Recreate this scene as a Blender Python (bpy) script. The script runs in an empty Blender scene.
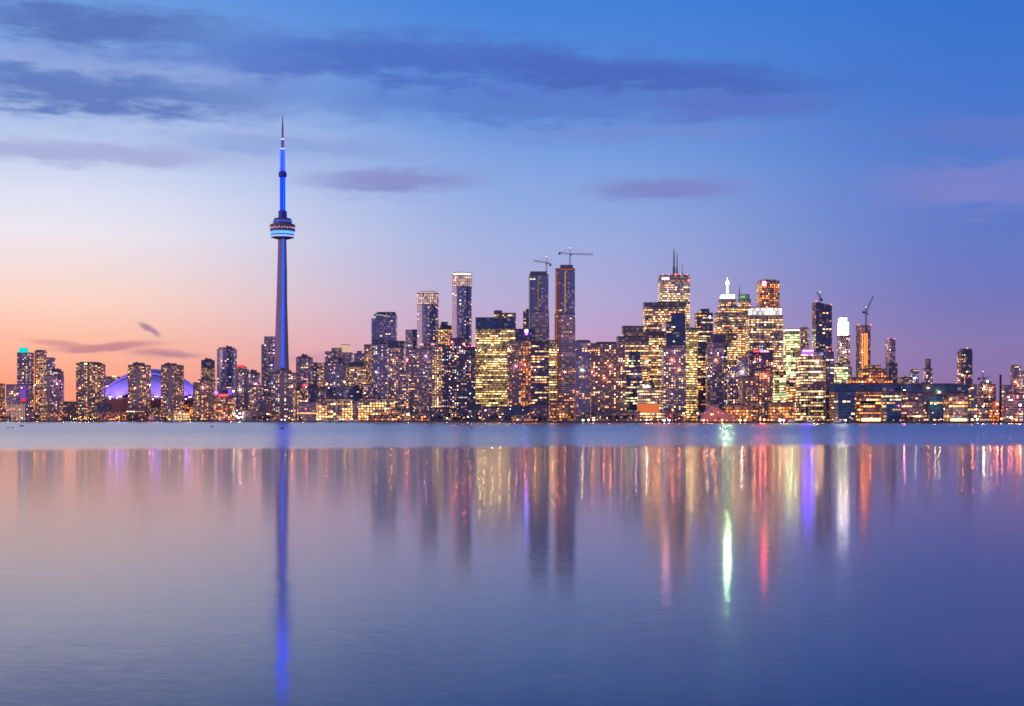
import bpy, math, random
from math import sin, cos, pi, radians as R
random.seed(7)
C = bpy.context.scene
COL = C.collection

# ------------------------------------------------------------------ camera
F = 1413.0          # focal length in pixels of a 1024 wide picture
HZ = 418.5          # picture row of the horizon
CAMZ = 5.5
cam_d = bpy.data.cameras.new('camera'); cam = bpy.data.objects.new('camera', cam_d); COL.objects.link(cam)
cam.location = (0, 0, CAMZ); cam.rotation_euler = (R(90), 0, 0)
cam_d.sensor_width = 36; cam_d.lens = 36*F/1024; cam_d.shift_y = (HZ-353)/1024
cam_d.clip_start = 0.5; cam_d.clip_end = 200000
C.camera = cam

def lin(c):
    r = []
    for v in c:
        v = v/255.0
        r.append(v/12.92 if v <= 0.04045 else ((v+0.055)/1.055)**2.4)
    return tuple(r)

# ------------------------------------------------------------------ node expression helper
class E:
    def __init__(s, t, sock): s.t = t; s.s = sock
    def _m(s, op, b=None, c=None, clamp=False):
        n = s.t.nodes.new('ShaderNodeMath'); n.operation = op; n.use_clamp = clamp
        for i, v in enumerate((s, b, c)):
            if v is None: continue
            if isinstance(v, E): s.t.links.new(v.s, n.inputs[i])
            else: n.inputs[i].default_value = v
        return E(s.t, n.outputs[0])
    def __add__(s, b): return s._m('ADD', b)
    def __sub__(s, b): return s._m('SUBTRACT', b)
    def __mul__(s, b): return s._m('MULTIPLY', b)
    def __truediv__(s, b): return s._m('DIVIDE', b)
    def clamp(s): return s._m('ADD', 0.0, clamp=True)
    def smooth(s, a, b):
        n = s.t.nodes.new('ShaderNodeMapRange'); n.interpolation_type = 'SMOOTHSTEP'
        s.t.links.new(s.s, n.inputs[0]); n.inputs[1].default_value = a; n.inputs[2].default_value = b
        return E(s.t, n.outputs[0])
def mixc(t, fac, a, b, mode='MIX'):
    n = t.nodes.new('ShaderNodeMix'); n.data_type = 'RGBA'; n.blend_type = mode
    for sock, v in ((n.inputs[0], fac), (n.inputs[6], a), (n.inputs[7], b)):
        if isinstance(v, E): t.links.new(v.s, sock)
        elif isinstance(v, (int, float)): sock.default_value = v
        else: sock.default_value = (*v, 1)
    return E(t, n.outputs[2])
def comb(t, x, y, z):
    n = t.nodes.new('ShaderNodeCombineXYZ')
    for i, v in enumerate((x, y, z)):
        if isinstance(v, E): t.links.new(v.s, n.inputs[i])
        else: n.inputs[i].default_value = v
    return E(t, n.outputs[0])
def sep(t, v):
    n = t.nodes.new('ShaderNodeSeparateXYZ'); t.links.new(v.s, n.inputs[0])
    return [E(t, o) for o in n.outputs]
def noise(t, v, scale=1.0, detail=2.0, rough=0.5, out=0, dist=0.0):
    n = t.nodes.new('ShaderNodeTexNoise'); n.inputs['Scale'].default_value = scale
    n.inputs['Detail'].default_value = detail; n.inputs['Roughness'].default_value = rough
    n.inputs['Distortion'].default_value = dist
    t.links.new(v.s, n.inputs['Vector']); return E(t, n.outputs[out])
def wnoise(t, v):
    n = t.nodes.new('ShaderNodeTexWhiteNoise'); t.links.new(v.s, n.inputs['Vector'])
    return E(t, n.outputs['Value'])

# ------------------------------------------------------------------ dusk sky
W = bpy.data.worlds.new('World'); C.world = W; W.use_nodes = True
t = W.node_tree; t.nodes.clear()
tc = t.nodes.new('ShaderNodeTexCoord'); gx, gy, gz = sep(t, E(t, tc.outputs['Generated']))
az = gx._m('ARCTAN2', gy); el = gz._m('ARCSINE')
def pxang(px, py):
    x = (px-512)/F; a = math.atan(x); return a, math.atan((HZ-py)/F*cos(a))
ELMAX = 1.2
def ramp(cols):      # list of (picture row, or elevation in radians when < 2, sRGB colour)
    n = t.nodes.new('ShaderNodeValToRGB'); cr = n.color_ramp
    pts = sorted(((e if isinstance(e, float) else math.atan((HZ-e)/F)), c) for e, c in cols)
    pts = [((max(p, 0)/ELMAX)**0.5, c) for p, c in pts]
    cr.elements[0].position = pts[0][0]; cr.elements[0].color = (*lin(pts[0][1]), 1)
    cr.elements[1].position = pts[-1][0]; cr.elements[1].color = (*lin(pts[-1][1]), 1)
    for p, c in pts[1:-1]:
        e = cr.elements.new(p); e.color = (*lin(c), 1)
    t.links.new(((el._m('MAXIMUM', 0.0)/ELMAX)._m('POWER', 0.5)).s, n.inputs[0])
    return E(t, n.outputs[0])
west = ramp([(418, (246, 144, 118)), (385, (252, 160, 130)), (345, (252, 187, 162)), (305, (250, 211, 197)), (270, (241, 221, 221)), (240, (235, 229, 238)),
             (205, (220, 224, 243)), (140, (178, 198, 235)), (70, (132, 170, 229)), (0, (100, 152, 224)), (0.45, (62, 108, 190)), (1.1, (40, 74, 150))])
mid = ramp([(418, (208, 132, 162)), (385, (206, 140, 176)), (345, (198, 160, 198)), (300, (180, 170, 214)), (240, (156, 173, 223)),
            (180, (133, 165, 225)), (100, (92, 142, 218)), (0, (64, 128, 216)), (0.45, (50, 98, 182)), (1.1, (36, 68, 144))])
east = ramp([(418, (148, 110, 154)), (385, (141, 114, 167)), (345, (132, 119, 177)), (300, (112, 116, 188)), (240, (96, 120, 198)),
             (180, (84, 122, 204)), (100, (66, 116, 204)), (0, (50, 114, 206)), (0.45, (38, 84, 168)), (1.1, (28, 58, 132))])
back = ramp([(418, (206, 156, 186)), (345, (184, 150, 200)), (200, (146, 150, 208)), (0, (108, 130, 200)), (0.45, (56, 94, 172)), (1.1, (38, 70, 150))])
a0, a1, a2 = pxang(40, 400)[0], pxang(560, 400)[0], pxang(1010, 400)[0]
c = mixc(t, az.smooth(a0, a1), west, mid)
c = mixc(t, az.smooth(a1*0.2, a2), c, east)
c = mixc(t, az.smooth(0.6, 1.7), c, back)
c = mixc(t, az.smooth(-1.5, -2.3), c, back)
# clouds: soft uneven banks laid out by azimuth and elevation
wv = comb(t, az*9.0, el*42.0, 0.0)
n1 = noise(t, wv, 1.0, 7.0, 0.58, dist=0.6)
n2 = noise(t, comb(t, az*3.2, el*9.0, 3.3), 1.0, 3.0, 0.5)
n3 = noise(t, comb(t, az*26.0, el*110.0, 7.0), 1.0, 6.0, 0.6)
def cloud(c, px, py, rx, ry, col, amp, tilt=0.0):
    a, e = pxang(px, py)
    ry = ry*1.05
    dx = (az-a)/(rx/F)
    dy = (el-e-(az-a)*tilt+(n2-0.5)*(ry/F*2.4)+(n3-0.5)*(ry/F*2.2))/(ry/F)
    r = (dx*dx+dy*dy)*-1.0
    blob = r._m('EXPONENT')
    f = (blob*(n1*1.5+n3*0.7)).smooth(0.12, 1.05)*amp
    return mixc(t, f, c, lin(col))
c = cloud(c, 130, 68, 200, 14, (166, 186, 232), .8)
c = cloud(c, 110, 128, 240, 12, (172, 190, 232), .6)
c = cloud(c, 95, 34, 150, 22, (84, 112, 182), .92)
c = cloud(c, 180, 62, 200, 12, (104, 138, 210), .6)
c = cloud(c, 80, 96, 210, 25, (88, 116, 188), .92)
c = cloud(c, 330, 66, 160, 24, (84, 118, 200), .85)
c = cloud(c, 470, 70, 190, 26, (76, 110, 196), .92, -.02)
c = cloud(c, 660, 82, 190, 22, (72, 102, 188), .95, -.04)
c = cloud(c, 560, 108, 260, 18, (90, 122, 202), .8)
c = cloud(c, 740, 110, 110, 12, (92, 110, 194), .6)
c = cloud(c, 640, 134, 170, 9, (116, 136, 208), .5)
c = cloud(c, 90, 156, 170, 12, (160, 164, 212), .75)
c = cloud(c, 300, 146, 140, 11, (136, 158, 216), .65)
c = cloud(c, 385, 178, 95, 13, (134, 140, 200), .9, .02)
c = cloud(c, 668, 188, 85, 11, (124, 130, 198), .85)
c = cloud(c, 985, 190, 110, 22, (124, 130, 202), .85, -.05)
c = cloud(c, 985, 135, 95, 16, (100, 120, 200), .7, -.05)
c = cloud(c, 147, 326, 9, 3.6, (176, 136, 156), 1.0, -.45)
c = cloud(c, 155, 331, 6, 3.2, (176, 136, 156), .9, -.6)
c = cloud(c, 108, 346, 58, 4.2, (196, 134, 146), .95, .08)
c = cloud(c, 166, 353, 36, 5, (180, 126, 148), .9, -.05)
c = cloud(c, 60, 343, 34, 3.5, (206, 138, 140), .7, -.08)
c = cloud(c, 345, 358, 70, 7, (186, 140, 176), .6)
sk = t.nodes.new('ShaderNodeTexSky'); sk.sky_type = 'NISHITA'; sk.sun_disc = False
sk.sun_elevation = R(1.5); sk.sun_rotation = R(-62)
c = mixc(t, 1.0, c, mixc(t, 1.0, E(t, sk.outputs[0]), (.008, .008, .008), 'MULTIPLY'), 'ADD')
bg = t.nodes.new('ShaderNodeBackground'); bg.inputs[1].default_value = 1.0; t.links.new(c.s, bg.inputs[0])
ow = t.nodes.new('ShaderNodeOutputWorld'); t.links.new(bg.outputs[0], ow.inputs[0])

# afterglow from the west (the sun has just set to the side of the picture)
sl = bpy.data.lights.new('sun', 'SUN'); sl.energy = 0.75; sl.angle = R(30); sl.color = (1, .56, .58)
so = bpy.data.objects.new('sun', sl); COL.objects.link(so)
so.rotation_euler = (R(82), 0, R(-58)); so.location = (-200, 0, 500)

vs = C.view_settings; vs.view_transform = 'Standard'; vs.look = 'None'; vs.exposure = 0; vs.gamma = 1
C.render.engine = 'CYCLES'
cy = C.cycles
cy.max_bounces = 4; cy.diffuse_bounces = 1; cy.glossy_bounces = 3; cy.transmission_bounces = 0
cy.sample_clamp_indirect = 0; cy.pixel_filter_type = 'BLACKMAN_HARRIS'; cy.filter_width = 1.65
cy.use_denoising = True; cy.caustics_reflective = True

# ------------------------------------------------------------------ materials
MATS = {}
def newmat(name):
    m = bpy.data.materials.new(name); m.use_nodes = True; m.node_tree.nodes.clear()
    o = m.node_tree.nodes.new('ShaderNodeOutputMaterial'); return m, m.node_tree, o
def pbr(name, col, rough=.6, metal=0.0, var=.25, scale=.15):
    if name in MATS: return MATS[name]
    m, t, o = newmat(name)
    p = t.nodes.new('ShaderNodeBsdfPrincipled'); p.inputs['Roughness'].default_value = rough; p.inputs['Metallic'].default_value = metal
    x = t.nodes.new('ShaderNodeTexCoord')
    n = noise(t, E(t, x.outputs['Object']), scale, 4, .6)
    cc = mixc(t, n, [v*(1-var) for v in col], [min(1, v*(1+var)) for v in col])
    t.links.new(cc.s, p.inputs['Base Color']); t.links.new(p.outputs[0], o.inputs[0]); MATS[name] = m; return m
def glow(name, col, s, sample=False):
    if name in MATS: return MATS[name]
    m, t, o = newmat(name)
    e = t.nodes.new('ShaderNodeEmission'); e.inputs[0].default_value = (*col, 1); e.inputs[1].default_value = s
    t.links.new(e.outputs[0], o.inputs[0]); m.cycles.emission_sampling = 'FRONT' if sample else 'NONE'; MATS[name] = m; return m

def facade(name, glass, slab, fl=3.2, bay=4.5, sf=.28, mf=.14, dim=.25, dimcol=(1, .55, .28), dims=.35, rough=.25, ior=2.1):
    """glass and slab grid with weakly lit rooms behind some panes, in the wall's own metres"""
    if name in MATS: return MATS[name]
    m, t, o = newmat(name)
    tcn = t.nodes.new('ShaderNodeTexCoord')
    x, y, z = sep(t, E(t, tcn.outputs['Object'])); nx, ny, nz = sep(t, E(t, tcn.outputs['Normal']))
    side = nx._m('ABSOLUTE').smooth(.69, .71)
    u = x*(side*-1.0+1.0)+y*side
    cu = u/bay; cz = z/fl
    fu = cu._m('FRACT'); fz = cz._m('FRACT')
    r1 = wnoise(t, comb(t, cu._m('FLOOR'), cz._m('FLOOR'), side))
    r2 = wnoise(t, comb(t, cu._m('FLOOR')+17.0, cz._m('FLOOR'), side))
    isslab = fz._m('LESS_THAN', sf)._m('MAXIMUM', fu._m('LESS_THAN', mf))
    flat = nz._m('ABSOLUTE')._m('GREATER_THAN', .5)
    isslab = isslab._m('MAXIMUM', flat)
    gcol = mixc(t, r2, [v*.55 for v in glass], [v*1.5 for v in glass])
    n = noise(t, comb(t, x, y, z*.25), .12, 3, .6)
    scol = mixc(t, n, [v*.75 for v in slab], [min(1, v*1.25) for v in slab])
    p = t.nodes.new('ShaderNodeBsdfPrincipled')
    t.links.new(mixc(t, isslab, gcol, scol).s, p.inputs['Base Color'])
    t.links.new((isslab*(.75-rough)+rough).s, p.inputs['Roughness'])
    p.inputs['IOR'].default_value = ior
    lit = r1._m('LESS_THAN', dim)*(isslab*-1.0+1.0)
    t.links.new((lit*(r2*1.3+.2)*(dims*.75)).s, p.inputs['Emission Strength'])
    p.inputs['Emission Color'].default_value = (*dimcol, 1)
    t.links.new(p.outputs[0], o.inputs[0]); m.cycles.emission_sampling = 'NONE'; MATS[name] = m; return m

PAL = {'W': (1, .46, .17), 'A': (1, .27, .06), 'Y': (1, .64, .24), 'C': (1, .65, .35), 'K': (.68, .80, 1), 'P': (1, .36, .50),
       'G': (.62, 1, .42), 'O': (1, .18, .03), 'V': (.42, .14, 1), 'R': (1, .05, .06), 'T': (0, .62, .62), 'B': (.10, .20, 1), 'U': (.075, .010, 1)}
def wmat(k, lev): return glow('lit_%s_%d' % (k, lev), PAL[k], (1.0, 2.6, 6.0)[lev])

# ------------------------------------------------------------------ object helpers
def link(o, parent=None):
    COL.objects.link(o)
    if parent is not None: o.parent = parent
    return o
class MB:
    def __init__(s): s.v = []; s.f = []; s.m = []
    def prism(s, pts, z0, z1, mi=0, top=None):
        n = len(pts); b = len(s.v); tp = top or pts
        s.v += [(x, y, z0) for x, y in pts]+[(x, y, z1) for x, y in tp]
        for i in range(n):
            j = (i+1) % n; s.f.append((b+i, b+j, b+n+j, b+n+i)); s.m.append(mi)
        s.f.append(tuple(b+n+i for i in range(n))); s.m.append(mi)
        s.f.append(tuple(b+n-1-i for i in range(n))); s.m.append(mi)
        return s
    def box(s, x0, x1, y0, y1, z0, z1, mi=0): return s.prism([(x0, y0), (x1, y0), (x1, y1), (x0, y1)], z0, z1, mi)
    def cbox(s, x, y, z, w, d, h, mi=0): return s.box(x-w/2, x+w/2, y-d/2, y+d/2, z-h/2, z+h/2, mi)
    def quad(s, a, b, c, d, mi=0):
        k = len(s.v); s.v += [a, b, c, d]; s.f.append((k, k+1, k+2, k+3)); s.m.append(mi); return s
    def bar(s, p, q, r=.2, mi=0):
        from mathutils import Vector
        p = Vector(p); q = Vector(q); d = (q-p).normalized(); a = d.orthogonal().normalized(); b = d.cross(a)
        k = len(s.v)
        for c in (p, q):
            for g in range(4):
                s.v.append(tuple(c+(a*cos(g*pi/2)+b*sin(g*pi/2))*r))
        for g in range(4): s.f.append((k+g, k+(g+1) % 4, k+4+(g+1) % 4, k+4+g)); s.m.append(mi)
        s.f.append((k+3, k+2, k+1, k)); s.m.append(mi); s.f.append((k+4, k+5, k+6, k+7)); s.m.append(mi); return s
    def lathe(s, prof, seg=24, cx=0, cy=0, mi=0):
        b = len(s.v)
        for r, z in prof:
            for i in range(seg):
                a = 2*pi*i/seg; s.v.append((cx+r*cos(a), cy+r*sin(a), z))
        for k in range(len(prof)-1):
            for i in range(seg):
                j = (i+1) % seg; s.f.append((b+k*seg+i, b+k*seg+j, b+(k+1)*seg+j, b+(k+1)*seg+i)); s.m.append(mi)
        s.f.append(tuple(b+seg-1-i for i in range(seg))); s.m.append(mi)
        s.f.append(tuple(b+(len(prof)-1)*seg+i for i in range(seg))); s.m.append(mi); return s
    def mesh(s, name, mats):
        me = bpy.data.meshes.new(name); me.from_pydata(s.v, [], s.f)
        for m in (mats if isinstance(mats, (list, tuple)) else [mats]): me.materials.append(m)
        if len(me.materials) > 1: me.polygons.foreach_set('material_index', s.m)
        me.update(); return me
    def build(s, name, mats, parent=None): return link(bpy.data.objects.new(name, s.mesh(name, mats)), parent)
def thing(name, label, cat, loc, rz=0, group=None):
    o = bpy.data.objects.new(name, None); o.location = loc; o.rotation_euler = (0, 0, rz); o.empty_display_size = 1
    o['label'] = label; o['category'] = cat
    if group: o['group'] = group
    return link(o)
def structure(o): o['kind'] = 'structure'; return o

S_PTS = [(-400, 2560), (100, 2500), (282, 2340), (400, 2080), (512, 1840), (700, 1700), (1024, 1570), (1500, 1450)]
def shore(px):
    for (a, b), (c2, d) in zip(S_PTS, S_PTS[1:]):
        if px <= c2: return b+(d-b)*(px-a)/(c2-a)
    return S_PTS[-1][1]
def X(px, d): return (px-512)/F*d
def Z(py, d): return CAMZ+(HZ-py)/F*d
GZ = 1.5    # quay level

# ------------------------------------------------------------------ water and land
def water_mat():
    m, t, o = newmat('lake_water')
    tcn = t.nodes.new('ShaderNodeTexCoord'); pos = E(t, tcn.outputs['Object']); x, y, z = sep(t, pos)
    wob = noise(t, comb(t, x*.02, y*.01, 0.0), 1, 2)
    edge = (x._m('MINIMUM', 150.0)._m('MAXIMUM', -150.0))*.22+268.0+(wob-.5)*34.0
    far = (y-edge).smooth(-26.0, 40.0)                         # the wind-ruffled outer lake
    far2 = (y-edge).smooth(0.0, 420.0)
    # ripples: crests lie roughly along the shore
    def nvec(sx, sy, det, off):
        n = noise(t, comb(t, x*sx+off, y*sy, off), 1, det, .55, out=1); return sep(t, n)
    a = nvec(.35, 1.3, 2, 0.0); b = nvec(1.6, 5.5, 2, 31.0); g = nvec(.03, .12, 2, 11.0)
    patch = noise(t, comb(t, x*.010, y*.035, 5.0), 1, 3).smooth(.35, .65)
    rip = patch*.15+.5
    ny = ((a[0]-.5)*.016+(b[0]-.5)*.042)*rip
    nx = ((a[1]-.5)*.03+(b[1]-.5)*.04)*rip
    fa = nvec(.8, 1.7, 3, 71.0)
    fny = (fa[0]-.5)*.16-.036-far2*.03
    fnx = (fa[1]-.5)*.12
    keep = far*-1.0+1.0
    ny = ny*keep+fny*far; nx = nx*keep+fnx*far
    v = t.nodes.new('ShaderNodeVectorMath'); v.operation = 'NORMALIZE'; t.links.new(comb(t, nx, ny, 1.0).s, v.inputs[0])
    def gloss(r0, rf):
        q = t.nodes.new('ShaderNodeBsdfGlossy'); q.distribution = 'BECKMANN'; q.inputs[0].default_value = (.90, .93, 1, 1)
        t.links.new((far*rf+r0).s, q.inputs['Roughness']); t.links.new(v.outputs[0], q.inputs['Normal']); return q
    ga, gb = gloss(.098, .09), gloss(.215, .015)      # smooth swell with a share of small steep ripples
    gl = t.nodes.new('ShaderNodeMixShader'); gl.inputs[0].default_value = .30
    t.links.new(ga.outputs[0], gl.inputs[1]); t.links.new(gb.outputs[0], gl.inputs[2])
    df = t.nodes.new('ShaderNodeBsdfDiffuse'); df.inputs[0].default_value = (.008, .017, .095, 1)
    fr = t.nodes.new('ShaderNodeFresnel'); fr.inputs[0].default_value = 1.333; t.links.new(v.outputs[0], fr.inputs['Normal'])
    mx = t.nodes.new('ShaderNodeMixShader'); t.links.new(fr.outputs[0], mx.inputs[0])
    t.links.new(df.outputs[0], mx.inputs[1]); t.links.new(gl.outputs[0], mx.inputs[2]); t.links.new(mx.outputs[0], o.inputs[0])
    return m
structure(MB().quad((-50000, -600, 0), (50000, -600, 0), (50000, 90000, 0), (-50000, 90000, 0)).build('water', water_mat()))
asph = pbr('city_ground', (.05, .05, .055), .9, scale=.02)
conc = pbr('quay_concrete', (.12, .11, .12), .9)
line = []
for px in range(-400, 1501, 50):
    d = shore(px); line.append((X(px, d), d))
pts = [(-40000, 2600)]+line+[(40000, 1400), (60000, 80000), (-60000, 80000)]
g = MB(); g.prism(pts, -.5, GZ); structure(g.build('ground', asph))
g = MB()
for (xa, ya), (xb, yb) in zip(line, line[1:]):     # stone lip of the quay
    g.prism([(xa, ya-1.2), (xb, yb-1.2), (xb, yb-.02), (xa, ya-.02)], -.4, GZ+.35)
structure(g.build('quay_wall', conc))
g = MB()
for (xa, ya), (xb, yb) in zip(line, line[1:]):
    g.prism([(xa, ya+4), (xb, yb+4), (xb, yb+16), (xa, ya+16)], GZ+.004, GZ+.12)
structure(g.build('promenade_path', pbr('paving', (.22, .2, .19), .85)))

# ------------------------------------------------------------------ facade styles
def FM(key):
    D = {
     'grey':   dict(glass=(.05, .05, .085), slab=(.31, .27, .39), fl=3.1, bay=4.2, dim=.28),
     'mauve':  dict(glass=(.11, .09, .17), slab=(.31, .25, .39), fl=3.1, bay=4.4, dim=.35, dims=.25),
     'brown':  dict(glass=(.07, .045, .06), slab=(.27, .16, .15), fl=3.0, bay=4.0, sf=.34, mf=.3, dim=.35),
     'blue':   dict(glass=(.06, .11, .30), slab=(.13, .17, .34), fl=3.3, bay=3.6, sf=.16, mf=.08, dim=.16, dims=.22, rough=.12),
     'navy':   dict(glass=(.02, .05, .14), slab=(.05, .07, .16), fl=3.3, bay=3.6, sf=.18, mf=.08, dim=.15, dims=.2, rough=.15, ior=1.6),
     'teal':   dict(glass=(.02, .09, .20), slab=(.06, .15, .30), fl=4, bay=5, sf=.12, mf=.06, dim=.06, dims=.2, rough=.15, ior=1.5),
     'dark':   dict(glass=(.03, .028, .07), slab=(.09, .07, .13), fl=3.6, bay=4.5, dim=.2, dims=.2),
     'tan':    dict(glass=(.07, .05, .05), slab=(.30, .21, .19), fl=3.6, bay=3.4, dim=.6, dims=.5),
     'office': dict(glass=(.05, .045, .05), slab=(.20, .16, .20), fl=3.9, bay=3.0, sf=.36, mf=.18, dim=.6, dimcol=(1, .55, .22), dims=.4),
     'olive':  dict(glass=(.05, .045, .02), slab=(.12, .10, .06), fl=3.9, bay=2.6, sf=.32, mf=.16, dim=.8, dimcol=(1, .62, .20), dims=.5),
     'stone':  dict(glass=(.06, .05, .06), slab=(.30, .25, .24), fl=3.9, bay=2.8, sf=.4, mf=.34, dim=.75, dimcol=(1, .66, .34), dims=.5),
     'red':    dict(glass=(.06, .02, .02), slab=(.16, .05, .05), fl=3.9, bay=3.2, sf=.36, mf=.26, dim=.7, dimcol=(1, .4, .16), dims=.4),
     'orange': dict(glass=(.10, .05, .03), slab=(.30, .15, .10), fl=3.8, bay=4.0, dim=.5, dimcol=(1, .38, .10), dims=.5),
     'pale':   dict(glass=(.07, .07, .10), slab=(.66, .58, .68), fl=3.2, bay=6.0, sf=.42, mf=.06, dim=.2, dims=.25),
    }[key]
    return facade('facade_'+key, **D)
ST = {   # floor height, bay, pane width share, pane height share, lit share, run coherence, row variance, palette
 'condo':   (3.1, 3.3, .46, .44, .24, .25, .1, 'WWWWCCAAY'),
 'condow':  (3.1, 3.3, .46, .44, .27, .25, .1, 'CCCWWKPP'),
 'condoa':  (3.0, 3.2, .46, .44, .27, .2, .1, 'WWAAAYCW'),
 'sparse':  (3.2, 4.4, .6, .5, .10, .4, .1, 'WWCCKA'),
 'few':     (3.6, 5.0, .7, .4, .045, .6, .1, 'CCWK'),
 'rows':    (3.9, 3.2, .80, .40, .50, .75, .5, 'WWWCYA'),
 'rowsy':   (3.9, 3.4, .80, .46, .66, .8, .5, 'YYYWC'),
 'office':  (3.9, 3.0, .72, .44, .55, .6, .45, 'WWWYYC'),
 'dense':   (3.9, 2.9, .74, .46, .68, .55, .4, 'CWWWYC'),
 'densey':  (3.9, 2.9, .80, .44, .70, .8, .5, 'YYYYWC'),
 'grid':    (4.2, 4.6, .62, .55, .84, .6, .15, 'YYWYC'),
 'green':   (3.9, 3.2, .86, .56, .84, .7, .3, 'YCGCGY'),
 'orange':  (3.7, 4.0, .55, .55, .5, .4, .3, 'OAAAWA'),
 'red':     (3.9, 3.2, .5, .55, .55, .4, .4, 'AAWOW'),
 'none':    None,
}
roofm = pbr('roof_membrane', (.09, .08, .10), .8)
louvre = facade('louvre_screen', (.02, .02, .04), (.10, .09, .13), fl=1.2, bay=40, sf=.45, mf=.0, dim=0)
slabm = pbr('balcony_concrete', (.42, .36, .42), .8)
steel = pbr('painted_steel', (.16, .13, .17), .5)
darksteel = pbr('dark_steel', (.05, .05, .08), .5)
beacon = glow('beacon_red', (1, .07, .10), 14, True)
PANES = {}
def pane_mesh(k, lev):
    if (k, lev) not in PANES: PANES[(k, lev)] = MB().cbox(0, 0, 0, 1, 1, 1).mesh('window', wmat(k, lev))
    return PANES[(k, lev)]
rs = random.Random(11)
def MATS_LATE(n): return MATS[n]
def ring(n, rx, ry, a0=0.0): return [(rx*cos(a0+2*pi*i/n), ry*sin(a0+2*pi*i/n)) for i in range(n)]
def foot(shape, w, dp):
    if shape == 'round': return ring(20, w/2, dp/2, pi/20)
    if shape == 'oct':
        c = min(w, dp)*.22; a, b = w/2, dp/2
        return [(-a+c, -b), (a-c, -b), (a, -b+c), (a, b-c), (a-c, b), (-a+c, b), (-a, b-c), (-a, -b+c)]
    if shape == 'bow':      # gently curved front
        n = 8; p = [(-w/2+w*i/n, -dp/2-dp*.22*sin(pi*i/n)) for i in range(n+1)]
        return p+[(w/2, dp/2), (-w/2, dp/2)]
    if shape == 'notch':
        a, b = w/2, dp/2; q = w*.10
        return [(-a, -b), (-q, -b), (-q, -b+3), (q, -b+3), (q, -b), (a, -b), (a, b), (-a, b)]
    a, b = w/2, dp/2
    return [(-a, -b), (a, -b), (a, b), (-a, b)]
def cells(pts, z0, z1, st, dens=1.0, pal=None, cx=0.0, cy=0.0):
    fl, bay, wf, hf, p, coh, rv, pp = ST[st]
    pp = pal or pp; out = []; n = len(pts)
    zs = z0+fl*.35
    rows = int((z1-z0-fl*.2)/fl)
    rowp = [min(.97, max(.02, p*dens*(1+rv*2*(rs.random()-.5)))) for _ in range(max(rows, 0))]
    if st in ('rows', 'rowsy', 'office', 'dense'):
        rowp = [q*(.25 if rs.random() < .13 else 1) for q in rowp]
    pl = rs.randint(5, 14)
    while pl < rows-4 and rows > 22:                    # unlit plant floors
        rowp[pl] = 0; pl += rs.randint(13, 19)
    for i in range(n):
        xa, ya = pts[i]; xb, yb = pts[(i+1) % n]
        L = math.hypot(xb-xa, yb-ya)
        if L < 2: continue
        ux, uy = (xb-xa)/L, (yb-ya)/L; nx, ny = uy, -ux
        if ny > .3: continue
        m = max(1, int(L/bay)); bw = L/m
        cw = [rs.choice((.25, .7, 1.0, 1.2, 1.75)) if st.startswith('condo') or st == 'sparse' else rs.choice((.9, 1.0, 1.1)) for _ in range(m)]
        for r in range(rows):
            on = rs.random() < rowp[r]; kr = rs.choice(pp)
            for q in range(m):
                if rs.random() > coh or on and cw[q] < .5: on = rs.random() < rowp[r]*cw[q]
                if not on: continue
                s = (q+.5)*bw
                k = kr if rs.random() < coh*.8 else rs.choice(pp)
                z = zs+r*fl+fl*.32
                out.append((xa+ux*s+nx*.07+cx, ya+uy*s+ny*.07+cy, z, bw*wf, fl*hf, math.atan2(uy, ux), k, rs.choice((0, 0, 0, 1, 1, 1, 2)), ny))
    return out
def put_windows(root, cl, cap, bright=None):
    if bright is not None: cl = [c[:7]+(bright,)+c[8:] for c in cl]
    cl.sort(key=lambda c: (c[8] > -.5, -c[2]))
    for (x, y, z, w, h, a, k, lev, ny) in cl[:cap]:
        o = bpy.data.objects.new('window', pane_mesh(k, lev)); o.location = (x, y, z); o.rotation_euler = (0, 0, a); o.scale = (w, .12, h)
        link(o, root)
    rest = cl[cap:]
    if not rest: return
    keys = sorted({(c[6], c[7]) for c in rest}); idx = {k: i for i, k in enumerate(keys)}
    g = MB()
    for (x, y, z, w, h, a, k, lev, ny) in rest:
        ux, uy = cos(a)*w/2, sin(a)*w/2; ox, oy = sin(a)*.06, -cos(a)*.06
        g.quad((x-ux+ox, y-uy+oy, z-h/2), (x+ux+ox, y+uy+oy, z-h/2), (x+ux+ox, y+uy+oy, z+h/2), (x-ux+ox, y-uy+oy, z+h/2), idx[(k, lev)])
    o = g.build('windows', [wmat(*k) for k in keys], root); o['kind'] = 'stuff'

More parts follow.
